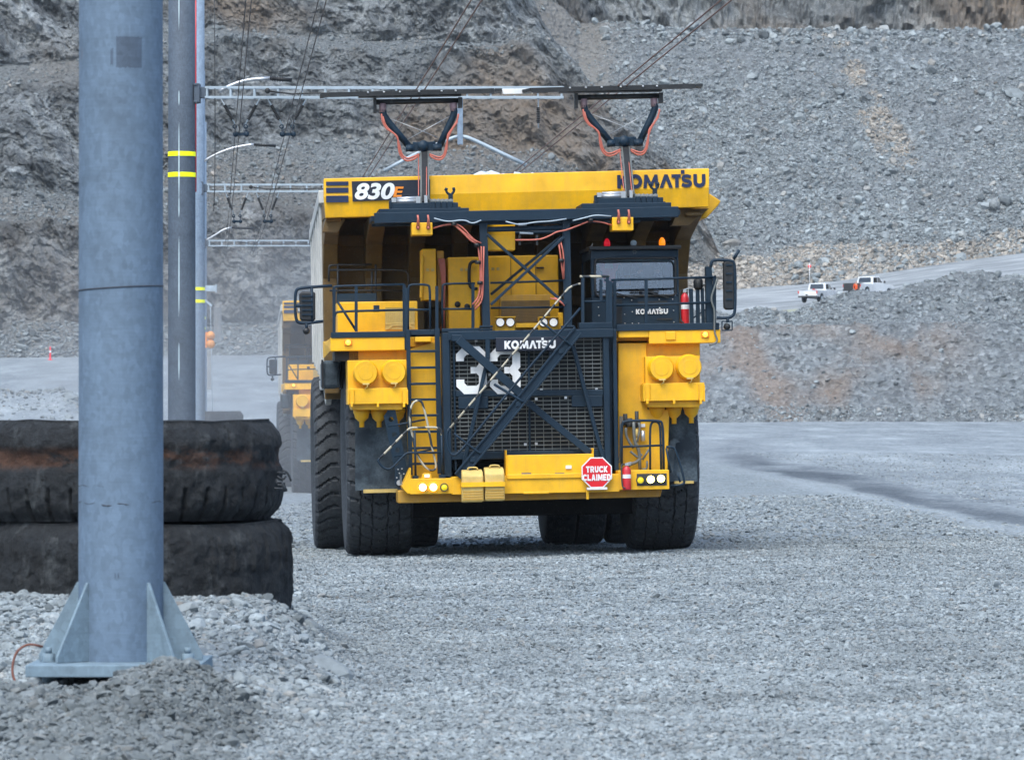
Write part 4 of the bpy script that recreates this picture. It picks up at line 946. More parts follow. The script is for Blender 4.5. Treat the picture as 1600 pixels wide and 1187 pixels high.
for p_ in ((622, 733), (628, 732), (624, 739), (631, 740), (620, 746), (627, 746)): mb.cyl(q(*p_, -2.66), q(*p_, -2.6), .014, n=8)
mb.build('pivot', M['silver'], truck)
mb = MB(); mb.bar(q(637.5, 515, -2.56), q(641.5, 742, -2.56), .075, .06); mb.bar(q(683, 513, -2.56), q(687.5, 740, -2.56), .09, .06)
for y_ in (549, 574.5, 599.7, 624.3, 649, 674.5, 700, 724.6): mb.bar(q(638, y_, -2.57), q(685, y_-.6, -2.57), .045, .045)
mb.bar(q(692, 530, -2.4), q(691.5, 748, -2.4), .05, .05)
mb.build('ladder', S, truck, .006)
mb = MB(); mb.tube(arc(qs([(641, 668), (640, 645), (644, 630), (652, 625), (659, 627), (662, 636), (668, 660), (675, 700), (682, 726), (680, 734), (672, 735), (662, 728), (651, 708), (646, 690), (642, 668)], -2.9), 4), .02, 8)
mb.tube(arc(qs([(593, 716), (603, 706), (636, 672), (642, 668), (650, 668), (682, 667), (690, 671), (690, 680)], -2.95)), .02, 8)
mb.build('hand_loop', M['tiger'], truck)
mb = MB(); mb.tube(arc(qs([(593, 716), (590, 720), (598, 730), (606, 733), (613, 731), (634, 708), (640, 707), (690, 707)], -2.95)), .02, 8)
mb.tube(qs([(690, 678), (691, 745)], -2.95), .02); mb.tube(qs([(648, 672), (649.5, 745)], -2.95), .02); mb.tube(qs([(606, 666), (664, 655.5)], -2.8), .016); mb.tube(qs([(616, 713), (675, 702)], -2.8), .016)
qb(mb, 645, 743, 654, 748, -3.0, -2.85); qb(mb, 686, 741, 696, 747, -3.0, -2.85)
mb.build('hand_loop', S, truck)
# ---- right front rails, hoses
mb = MB(); mb.tube(arc(qs([(971.5, 728), (971, 664), (975, 657), (1030, 656.5), (1036, 662), (1037, 737)], -2.95)), .024, 8)
mb.tube(qs([(972, 698), (1036, 695.5)], -2.95), .02, 8)
mb.tube(arc(qs([(1016, 737), (1015.5, 670), (1018, 660), (1024, 658), (1030, 661), (1032, 672), (1033, 737)], -2.93)), .02, 8)
mb.tube(arc(qs([(1041, 698), (1051, 698), (1056, 704), (1070, 750), (1068, 757), (1048, 759)], -2.95)), .022, 8); mb.tube(qs([(1041, 700), (1048, 738)], -2.95), .02, 8); mb.tube(qs([(1058, 739), (1063, 753)], -2.95), .02, 8)
mb.build('front_handrail', M['steel'], truck)
mb = MB()
for pts, r in (([(978, 668), (978, 680), (984, 692), (990, 700)], .025), ([(990, 655), (991, 690), (999, 703), (1000, 735)], .03), ([(1001, 715), (995, 722), (984, 725), (972, 735)], .03), ([(958, 718), (965, 721), (969, 715), (969, 650)], .014), ([(958, 721), (966, 724), (972, 716), (972, 650)], .014), ([(1014, 702), (1004, 718)], .02), ([(1003, 733), (1011, 733), (1011, 720)], .02), ([(996, 690), (1000, 670), (998, 660)], .02), ([(985, 705), (998, 716), (1003, 709)], .022)):
    mb.tube(arc(qs(pts, -2.5)), r, 8)
mb.build('hose', M['grille_bar'], truck)
mb = MB()
for px, py, r, h in ((983, 660, .06, .16), (995, 655, .035, .3), (977, 655, .04, .2)): c = q(px, py, -2.45); mb.lathe([(h/2, 0), (h/2, r), (-h/2, r), (-h/2, 0)], c, (0, 0, 1), 12)
qb(mb, 975, 657, 1001, 663, -2.42, -2.3); mb.build('valve_block', M['dash'], truck)
mb = MB(); c = q(1004.5, 681, -2.45); mb.lathe([(.10, 0), (.10, .04), (-.08, .04), (-.1, 0)], c, (0, 0, 1), 14); mb.build('filter_can', M['silver'], truck)
mb = MB()
for py in (676, 690): c = q(993, py, -2.45); mb.lathe([(.07, 0), (.07, .05), (-.05, .055), (-.08, .03), (-.08, 0)], c, (0, 0, 1), 14)
mb.build('oil_bowl', M['chock'], truck)
mb = MB(); qb(mb, 1001, 662, 1008, 667, -2.33, -2.3); mb.build('sticker', M['white'], truck)
mb = MB(); qp(mb, [(1044, 700), (1048, 688), (1054, 684), (1063, 690), (1056, 692), (1052, 738), (1047, 738)], -2.2, -2.1); mb.build('step_bracket', M['flap'], truck)
GLYPH = {'T': [[(0, .74), (0, 1), (.85, 1), (.85, .74), (.57, .74), (.57, 0), (.28, 0), (.28, .74)]],
 'R': [[(0, 0), (.28, 0), (.28, .34), (.4, .34), (.56, 0), (.88, 0), (.68, .40), (.82, .52), (.82, .84), (.66, 1), (0, 1)], [(.28, .56), (.28, .78), (.50, .78), (.55, .73), (.55, .61), (.50, .56)]],
 'U': stroke([(.14, 1), (.14, .35), (.28, .14), (.57, .14), (.71, .35), (.71, 1)], .28), 'C': stroke([(.80, .72), (.68, .865), (.30, .865), (.14, .70), (.14, .30), (.30, .135), (.68, .135), (.80, .28)], .27),
 'K': [[(0, 0), (.28, 0), (.28, .36), (.55, 0), (.9, 0), (.52, .5), (.9, 1), (.55, 1), (.28, .64), (.28, 1), (0, 1)]], 'L': [[(0, 0), (.75, 0), (.75, .26), (.28, .26), (.28, 1), (0, 1)]],
 'A': [[(0, 0), (.29, 0), (.35, .18), (.6, .18), (.66, 0), (.95, 0), (.63, 1), (.32, 1)], [(.41, .40), (.475, .64), (.54, .40)]], 'I': [[(0, 0), (.28, 0), (.28, 1), (0, 1)]],
 'M': [[(0, 0), (.27, 0), (.27, .55), (.44, .1), (.60, .1), (.77, .55), (.77, 0), (1.04, 0), (1.04, 1), (.74, 1), (.52, .45), (.30, 1), (0, 1)]],
 'E': [[(0, 0), (.75, 0), (.75, .24), (.28, .24), (.28, .39), (.68, .39), (.68, .62), (.28, .62), (.28, .76), (.75, .76), (.75, 1), (0, 1)]],
 'D': [[(0, 0), (.56, 0), (.84, .28), (.84, .72), (.56, 1), (0, 1)], [(.28, .25), (.28, .75), (.46, .75), (.56, .64), (.56, .36), (.46, .25)]]}
M['sign_white'] = paint('white sign letters', (.82, .82, .82), .5, 0)
# ---- claimed sign
c = q(932.5, 738, BY-.12); rr = .293
def octa(r): return [(c.x+r*math.cos(R(22.5+45*k)), c.z+r*math.sin(R(22.5+45*k))) for k in range(8)]
mb = MB(); mb.prism(octa(rr), c.y, c.y+.02); mb.box(c.x-.18, c.x+.18, c.y-.02, c.y+.1, c.z-rr-.01, c.z-rr+.03); sg_ = mb.build('warning_sign', M['white'], truck)
mb = MB(); mb.prism(octa(rr-.022), c.y-.004, c.y+.001); mb.build('sign_face', M['red_sign'], sg_)
for txt, y0, y1, xw in (('TRUCK', 728.3, 737.6, 17), ('CLAIMED', 741, 750.3, 21.8)):
    a, b = q(932.5-xw, y0, c.y), q(932.5+xw, y1, c.y); sp_, x_ = [], 0
    for ch in txt:
        for k_, l_ in enumerate(GLYPH[ch]): sp_.append([(u_+x_, v_) for u_, v_ in l_])
        x_ += max(u_ for l_ in GLYPH[ch] for u_, v_ in l_)+.13
    link_mesh('lettering', fit(curve_mesh('lettering', sp_, .006), a.x, b.x, b.z, a.z, c.y-.009), M['sign_white'], sg_)
# ---- rails
def rail(name, paths, y, r=.02, mat=S, posts=()):
    m_ = MB()
    for p_ in paths: m_.tube(arc(qs(p_, y), 4), r, 8)
    for x, y0, y1 in posts: m_.bar(q(x, y0, y), q(x, y1, y), .055, .05)
    return m_.build(name, mat, truck)
rail('deck_railing', [[(521, 462), (521, 449), (526, 447), (632, 444.6)], [(523, 495), (524, 489), (530, 486.5), (634, 484)], [(528, 472), (556, 516)]], -2.45, .022, S, [(522, 448, 520), (556.5, 447, 518), (631.5, 445, 520)])
rail('deck_railing', [[(637.5, 520), (637.5, 449), (641, 444.5), (668, 444.5), (672, 449), (672, 518)], [(638, 484), (672, 484)], [(633.5, 450), (636, 453), (636, 540)]], -2.5, .022, S, [(682.5, 447, 520), (634.5, 450, 545)])
rail('deck_railing', [[(691, 515), (691, 447), (694, 443.3), (742, 442.7)], [(691, 482.8), (740, 482.5)]], -2.4, .02, S, [(739, 443, 515)])
rail('deck_railing', [[(766, 442), (883, 438.5)], [(767, 481), (880, 480)]], -2.3, .02)
rail('deck_railing', [[(514, 440), (514, 416), (518, 414), (581, 413.5)], [(515, 422), (630, 421.5), (638, 426), (639, 450)], [(515, 454), (640, 454)], [(528, 414), (528, 470)], [(587, 413), (587, 470)], [(581, 424), (581, 470)]], -.4, .02, M['steel_black'])
rail('deck_railing', [[(955, 437.5), (1119, 433)], [(963, 477), (1119, 472.5)], [(952, 440), (960, 445), (960, 510)]], -2.45, .022, S, [(960.5, 438, 520), (1009.5, 437, 510), (1116.5, 434, 515)])
rail('stair_gate', [[(913, 471), (950, 471)], [(938, 437), (938, 470)], [(944, 437), (952, 440)]], -2.65, .02, S, [(910.5, 433, 506), (949, 433, 513), (939, 437, 470), (954, 440, 735)])
rail('grab_bar', [[(906, 432), (952, 432)]], -2.66, .024, M['tiger'])
mb = MB(); mb.bar(q(526, 466, -1.5), q(588, 465, -1.5), .1, .16); mb.bar(q(545, 462, -1.5), q(549, 518, -1.5), .09); qb(mb, 584, 477, 593, 487, -2.4, -2.2); mb.build('deck_support', S, truck)
# ---- mirrors
def mirror(outer, body_, lamp):
    m_ = MB()
    for p_ in outer: m_.tube(arc(qs(p_, -2.6)), .028, 8)
    o = m_.build('mirror_arm', S, truck); x0, y0, x1, y1 = body_
    m_ = MB(); qp(m_, [(x0+2, y0), (x1-2, y0), (x1, y0+3), (x1, y1-3), (x1-2, y1), (x0+3, y1), (x0, y1-4), (x0-1, y0+4)], -2.62, -2.45); b_ = m_.build('mirror_housing', M['steel_black'], o, .03)
    m_ = MB()
    for k in range(5): qb(m_, x0+3, y0+6+k*(y1-y0-10)/5, x1-4, y0+8+k*(y1-y0-10)/5, -2.64, -2.6)
    m_.build('housing_rib', M['steel'], b_)
    cx, cy, s_ = lamp; m_ = MB(); cc = q(cx, cy, -2.6); m_.lathe([(-.05, 0), (-.05, .05), (.06, .065), (.08, .0)], cc, (0, 1, 0), 14); m_.build('camera', M['steel_black'], o); return o
mirror([[(519, 446.5), (468, 449.5), (461, 455), (461.5, 498), (468, 506), (505, 502)], [(487, 449), (488, 505)], [(461, 478), (488, 477)], [(479, 505), (479, 515)]], (468.5, 455.5, 493, 501.5), (478.5, 517, 1))
mr = mirror([[(1110, 418), (1112, 408), (1118, 406), (1144, 407), (1148.5, 413), (1149, 486), (1145, 494), (1136, 497), (1120, 496.5)], [(1146, 405), (1155, 391)], [(1137, 497), (1137, 504)]], (1131.5, 407, 1148, 484), (1136.5, 510, 1))
mb = MB()
for a, b in (((1128, 502), (1144, 502)), ((1144, 502), (1144, 516)), ((1144, 516), (1128, 516)), ((1128, 516), (1128, 502))): mb.bar(q(*a, -2.65), q(*b, -2.65), .02)
mb.build('lamp_guard', S, truck)
mb = MB(); qp(mb, [(1103, 416), (1112, 416), (1118, 505), (1104, 505)], -2.4, -2.2); mb.bar(q(1079.5, 451, -2.2), q(1081, 506, -2.2), .07); mb.bar(q(1097, 450, -2.2), q(1099, 506, -2.2), .06); mb.bar(q(1090, 452, -2.2), q(1090.5, 506, -2.2), .07)
mb.tube(qs([(1078, 500), (1105, 482)], -2.2), .015); mb.build('mirror_post', S, truck, .01)
mb = MB(); c = q(1091, 444, -2.2); mb.lathe([(.1, 0), (.1, .06), (.07, .085), (-.05, .085), (-.1, .06), (-.1, 0)], c, (0, 0, 1), 16); mb.tube(arc(qs([(1098, 446), (1108, 444), (1118, 430)], -2.3)), .015); mb.build('air_horn', M['steel_black'], truck)
mb = MB(); mb.tube(arc(qs([(1121, 435), (1118, 445), (1111, 465), (1113, 475), (1117, 485), (1116, 520), (1121, 530), (1119, 536), (1108, 539)], -2.55)), .018, 8); mb.build('cable', M['grille_bar'], truck)
# ---- cab
KY = -2.05; KB = -.2
kx0, kx1 = q(924, 450, KY).x, q(1061, 450, KY).x; kz0, kz1 = q(990, 508, KY).z, q(990, 388.5, KY).z
gx0, gx1 = q(929, 430, KY).x, q(1056.5, 430, KY).x; gz0_, gz1_ = q(990, 463, KY).z, q(990, 402.5, KY).z
mb = MB()
mb.box(kx0, kx1, KY, KB, kz0-.1, gz0_); mb.box(kx0, kx1, KY, KB, gz1_, kz1-.02); mb.box(kx0, gx0, KY, KY+.12, gz0_, gz1_); mb.box(gx1, kx1, KY, KY+.12, gz0_, gz1_)
mb.box(kx0, kx0+.1, KB-.14, KB, gz0_, gz1_); mb.box(kx1-.1, kx1, KB-.14, KB, gz0_, gz1_)
cab = mb.build('cab', S, truck, .02)
mb = MB(); mb.box(kx0-.04, kx1+.04, KY-.1, KB+.05, kz1-.02, kz1+.05); mb.build('cab_roof', M['steel_black'], cab, .015)
mb = MB(); mb.prism([(KY+.03, gz0_), (KY+.045, gz0_), (KY+.165, gz1_), (KY+.15, gz1_)], gx0, gx1, 'x'); mb.build('windscreen', M['glass'], cab)
mb = MB(); rr_ = .05
mb.tube(arc([(gx0+.01, KY, gz0_+.4), (gx0+.01, KY, gz1_-.01), (gx1-.01, KY, gz1_-.01), (gx1-.01, KY, gz0_+.01), (gx0+.01, KY, gz0_+.01), (gx0+.01, KY, gz0_+.4)], 4, .09), .022, 8)
mb.build('window_seal', M['steel_black'], cab)
mb = MB(); mb.box(kx0+.11, kx1-.11, KB-.06, KB-.05, gz0_, gz1_); mb.box(kx1-.02, kx1-.01, KY+.14, KB-.16, gz0_, gz1_); mb.box(kx0+.01, kx0+.02, KY+.14, KB-.16, gz0_, gz1_); mb.build('side_window', M['glass'], cab)
mb = MB()
for a, b in (((942, 453.5), (996, 466)), ((985, 455), (1030, 455)), ((1012, 455), (1045, 465.5))): mb.bar(q(*a, KY-.03), q(*b, KY-.03), .03, .02)
mb.build('wiper', M['steel_black'], cab)
mb = MB(); qb(mb, 997, 470.5, 1043, 473.5, KY-.012, KY+.02); qb(mb, 1027, 497, 1050, 499.5, KY-.012, KY+.02)
for k in range(13): qb(mb, 957.5, 468+k*2.9, 972, 469.6+k*2.9, KY-.015, KY+.02)
mb.build('vent', M['steel_black'], cab)
mb = MB()
for px, py in ((975, 465), (987, 469), (1030, 468), (1051, 467.5), (976, 491), (988, 487), (1052.5, 485), (976.5, 505), (988, 505), (998, 505), (1053, 503), (935, 480), (936, 493), (954, 494)): c = q(px, py, KY-.005); mb.lathe([(0, .012), (-.012, .008), (-.012, 0)], c, (0, 1, 0), 8)
mb.build('bolt', M['silver'], cab)
put_logo('lettering', 993.5, 480.5, 1043.8, 490.5, KY-.012, M['white'], cab)
def beacon(px, py, r, mat):
    c = q(px, py, KY+.3); m_ = MB(); m_.lathe([(-.06, 0), (-.06, r*.9), (0, r*1.1), (.05, r), (.1, r*.55), (.115, 0)], c, (0, 0, 1), 16); o = m_.build('beacon', mat, cab)
    m_ = MB(); m_.cyl(c-Vector((0, 0, .13)), c-Vector((0, 0, .06)), .03); m_.build('beacon_mount', M['silver'], o)
beacon(948.5, 382, .055, M['beacon_red']); beacon(1034.5, 380.5, .055, M['beacon_orange'])
mb = MB(); c = q(990, 380, KY+.1); mb.lathe([(-.03, 0), (-.04, .055), (.02, .06), (.06, .04), (.06, 0)], c, (0, 1, 0), 16); mb.cyl(c-Vector((0, 0, .12)), c, .02); mb.build('work_lamp', M['galv'], cab)
mb = MB()
for k in range(6): a = k*math.pi/3; c = q(991.5, 393.5, KY); mb.lathe([(0, .012), (-.012, .01), (-.012, 0)], c+Vector((.03*math.cos(a), 0, .03*math.sin(a))), (0, 1, 0), 8)
mb.tube(qs([(922, 390), (920.5, 397), (926, 380)], KY), .01); mb.build('aerial', M['grille_bar'], cab)
# inside: seats, wheel, shelf
def seat(px):
    c = q(px, 450, -1.0); m_ = MB(); m_.box(c.x-.25, c.x+.25, -1.35, -.85, kz0+.42, kz0+.55); m_.prism([(-.85, kz0+.5), (-.72, kz0+.5), (-.62, kz0+1.18), (-.74, kz0+1.18)], c.x-.24, c.x+.24, 'x'); m_.box(c.x-.15, c.x+.15, -.72, -.6, kz0+1.2, kz0+1.4); m_.box(c.x-.2, c.x+.2, -1.3, -.9, kz0-.1, kz0+.42); return m_.build('seat', M['dash'], cab, .03)
seat(1009); seat(950)
mb = MB(); mb.box(gx0+.1, gx1-.1, KY+.14, KY+.45, kz0+.3, gz0_+.02); mb.build('dashboard', M['dash'], cab, .03)
mb = MB(); c = q(1009, 456, -1.5); tl = [c+Vector((.21*math.cos(k*math.pi/10), .08*math.sin(k*math.pi/10), .19*math.sin(k*math.pi/10))) for k in range(20)]; mb.tube(tl, .016, 6, True); mb.tube([c, c+Vector((0, -.25, -.3))], .03); mb.build('steering_wheel', M['dash'], cab)
mb = MB(); mb.box(kx0+.4, kx1-.45, KB-.045, KB-.03, gz0_+.25, gz1_-.25); mb.build('rear_panel', M['yellow_dirty'], cab)
mb = MB(); mb.box(kx0+.1, kx1-.1, KB-.03, KB-.01, gz0_, gz1_); mb.box(kx0+.12, kx1-.12, KY+.2, KB-.1, gz1_-.06, gz1_-.02); mb.box(kx0+.06, kx1-.06, KB-.3, KB-.28, kz0, gz0_); mb.build('cab_lining', M['lining'], cab)
# ---- cabinets behind
mb = MB(); qb(mb, 527, 472, 653, 520, -1.9, -.6); mb.build('retarder_cabinet', Y, truck, .015)
mb = MB(); qb(mb, 602, 481, 648, 505, -1.92, -1.89); mb.build('vent_grille', M['core'], truck)
mb = MB()
for k in range(20): qb(mb, 602, 481.5+k*1.7, 648, 482.2+k*1.7, -1.945, -1.93)
for k in range(16): qb(mb, 602+k*3, 481, 602.8+k*3, 515, -1.93, -1.92)
qp(mb, [(602, 515), (612, 506), (640, 506), (648, 512), (648, 515), (638, 509), (614, 509), (606, 515)], -1.96, -1.945); qb(mb, 602, 504.5, 648, 506.5, -1.96, -1.945)
mb.build('grille_wire', M['chock'], truck)
mb = MB(); qb(mb, 659, 389, 682.5, 469, -1.2, -.4); mb.bar(q(660, 400, -1.22), q(658, 466, -1.22), .06); o = mb.build('resistor_cabinet', Y, truck, .02)
mb = MB(); qb(mb, 683, 392, 694.5, 470, -1.0, -.4); mb.build('hose_bank', M['yellow_dirty'], truck)
mb = MB()
for k in range(4): mb.tube(arc(qs([(686+k*2.4, 404), (690+k*1.8, 425), (694, 470), (690+k, 515)], -1.15)), .02, 6)
mb.build('cable', M['cable'], truck)
mb = MB(); qb(mb, 699.5, 402, 751, 516, -1.1, -.2); qb(mb, 751, 400, 874, 516, -1.0, -.2); mb.build('control_cabinet', Y, truck, .02)
mb = MB()
for x in (798, 837, 751): qb(mb, x, 402, x+1.2, 500, -1.03, -1.0)
qb(mb, 838, 417, 850, 419, -1.06, -1.0); mb.tube(arc(qs([(745, 408), (737, 409), (733, 415), (733, 445), (738, 451), (746, 451)], -1.2)), .03, 8); mb.build('door_seam', M['steel_black'], truck)
mb = MB()
for x, y_ in ((715, 475.5), (730, 479)): c = q(x, y_, -1.11); mb.lathe([(0, .055), (-.02, .05), (-.02, 0)], c, (0, 1, 0), 16)
mb.build('port', M['steel_black'], truck)
mb = MB(); mat_y = M['lamp_yellow']
for x, y_ in ((666, 421.5), (719, 421), (768, 420)):
    for dx in (0, 8): qb(mb, x+dx, y_-2, x+dx+4.5, y_+2.2, -1.24 if x < 700 else -1.13, -1.1)
mb.build('warning_label', M['chock'], truck)
mb = MB(); qb(mb, 782, 461, 860, 504, -1.7, -1.2); mb.build('mesh_guard', M['yellow_dirty'], truck, .01)
mb = MB()
for k in range(14): qb(mb, 783, 470+k*2.4, 859, 471+k*2.4, -1.715, -1.7)
mb.build('guard_wire', M['body_paint'], truck)
for (x0, x1) in ((773.5, 805), (841, 872.5)):
    mb = MB(); qb(mb, x0, 495, x1, 519.5, -2.05, -1.9); mb.box(q(x0, 495, -2.05).x, q(x1, 495, -2.05).x, -2.2, -2.05, q(x0, 496, -2.05).z-.01, q(x0, 496, -2.05).z+.012)
    o = mb.build('lamp_box', Y, truck, .008)
    for k in (.25, .75):
        c = q(x0+(x1-x0)*k, 503.5, -2.06); m_ = MB(); m_.lathe([(0, .085), (-.05, .085), (-.052, .075), (-.03, .07)], c, (0, 1, 0), 20); l_ = m_.build('work_lamp', M['steel'], o)
        m_ = MB(); m_.lathe([(-.034, .076), (-.045, .05), (-.05, 0)], c, (0, 1, 0), 20); m_.build('lens', M['lamp_white'], l_)
mb = MB(); qb(mb, 805, 505, 841, 511.5, -2.0, -1.9); qb(mb, 872, 488, 880, 514, -2.0, -1.9); mb.build('lamp_bar', Y, truck, .008)
# ---- trolley tower
TY0, TY1 = -2.55, -1.55
mb = MB()
for y_ in (TY0, TY1):
    mb.bar(q(754.5, 341, y_), q(760, 514, y_), .14, .14); mb.bar(q(884, 338, y_), q(887.5, 512, y_), .14, .14)
for px in (760, 888): qb(mb, px-10, 508.5, px+10, 511.5, TY0-.12, TY0+.12); qb(mb, px-10, 513, px+10, 516, TY0-.12, TY0+.12); qb(mb, px-5, 516, px+5, 530, TY0-.05, TY0+.05)
mb.bar(q(761, 366, TY0-.04), q(884, 476, TY0-.04), .10, .05); mb.bar(q(881, 370, TY0-.1), q(767, 476, TY0-.1), .10, .05)
mb.bar(q(761, 366, TY1), q(884, 476, TY1), .09, .05); mb.bar(q(881, 366, TY1+.06), q(767, 460, TY1+.06), .09, .05)
mb.bar(q(757, 349, (TY0)), q(757, 349, TY1), .1); mb.bar(q(885, 345, TY0), q(885, 345, TY1), .1); mb.bar(q(757, 480, TY0), q(757, 480, TY1), .08); mb.bar(q(886, 478, TY0), q(886, 478, TY1), .08)
mb.tube(qs([(762, 358.5), (882, 355.5)], TY0), .05, 10); mb.tube(qs([(762, 364), (882, 362)], TY1), .045, 10)
tower = mb.build('trolley_tower', S, truck, .008)
mb = MB(); a, b = q(585, 341, TY0-.15), q(1060, 331, TY0-.15)
for y_, w_ in ((TY0-.1, .16), (TY1+.1, .16)):
    mb.bar((a.x, y_, a.z), (b.x, y_, b.z+.0), w_, .19)
for k in range(9):
    t = k/8; mb.box(a.x+(b.x-a.x)*t-.05, a.x+(b.x-a.x)*t+.05, TY0, TY1, a.z+(b.z-a.z)*t-.05, a.z+(b.z-a.z)*t+.05)
mb.bar(q(650, 350, TY0), q(1000, 345, TY0), .1, .07)
for x0, y0, x1, y1 in ((592, 326.5, 733, 333.5), (909, 318, 1049, 324.5)): qb(mb, x0, y0, x1, y1, TY0-.1, TY1+.1)
mb.build('cross_beam', S, truck, .01)
mb = MB(); qp(mb, [(761, 344), (770, 343.5), (803, 349), (805, 352), (805, 391), (762, 391)], TY0+.25, TY0+.75); mb.build('switch_box', Y, truck, .012)
for x0, y0, x1, y1 in ((643, 348, 676, 367), (956.5, 339.5, 990, 360)):
    mb = MB(); qb(mb, x0, y0, x1, y1, TY0-.2, TY0+.3); o = mb.build('junction_box', Y, truck, .012)
    mb = MB()
    for dx in (8, 24): mb.tube(qs([(x0+dx, y0+8), (x0+dx+2, y0-6), (x0+dx+1, y0-12)], TY0-.24), .012); mb.tube(qs([(x0+dx+4, y0+8), (x0+dx+3, y0-6), (x0+dx+2, y0-12)], TY0-.24), .012); mb.lathe([(0, .035), (-.04, .02), (-.04, 0)], q(x0+dx+2, y0+8, TY0-.21), (0, 1, 0), 8)
    mb.build('cable', M['cable'], o)
mb = MB()
for k, pts in enumerate(([(676, 357), (692, 352), (709, 348.5), (722, 354), (740, 375), (752, 380)], [(692, 352), (709, 350), (728, 366), (745, 380)], [(709, 351), (722, 362), (735, 376), (746, 381)], [(747, 385), (750, 410), (751, 440), (748, 465), (738, 476)], [(752, 385), (752, 410), (753, 440), (753, 462), (741, 480)], [(756, 385), (755, 440), (754, 470), (742, 484)],
        [(805, 375), (842, 375), (858, 369), (870, 362), (884, 360), (905, 352), (921, 345), (940, 347), (956, 352)], [(873, 380), (876, 400), (880, 436)], [(876, 378), (881, 398), (881, 436)], [(860, 466), (870, 468), (880, 475)], [(866, 465), (875, 470), (882, 478)])):
    mb.tube(arc(qs(pts, TY0-.12)), .015, 8)
mb.build('power_cable', M['cable'], truck)
mb = MB()
for pts in ([(678, 341), (700, 347), (725, 343), (738, 350), (752, 344)], [(790, 346), (812, 352), (835, 347), (860, 346), (885, 342)], [(895, 345), (915, 340), (930, 336), (955, 338)]): mb.tube(arc(qs(pts, TY0-.18)), .014, 6)
mb.cyl(q(810, 351, TY0-.1), q(823, 350, TY0-.1), .03); mb.cyl(q(812, 364, TY0-.06), q(833, 365, TY0-.06), .02)
mb.build('conduit', M['galv'], truck)
mb = MB()
for x in (812, 839): qb(mb, x-2, 367, x+2, 383, TY0-.1, TY0-.06)
for p_ in ((745, 383), (747, 410), (750, 442), (877, 407), (709, 350), (923, 344)): c = q(*p_, TY0-.14); mb.lathe([(.03, 0), (.03, .05), (-.03, .05), (-.03, 0)], c, (0, 0, 1), 10)
mb.build('cable_clamp', M['steel_black'], truck)
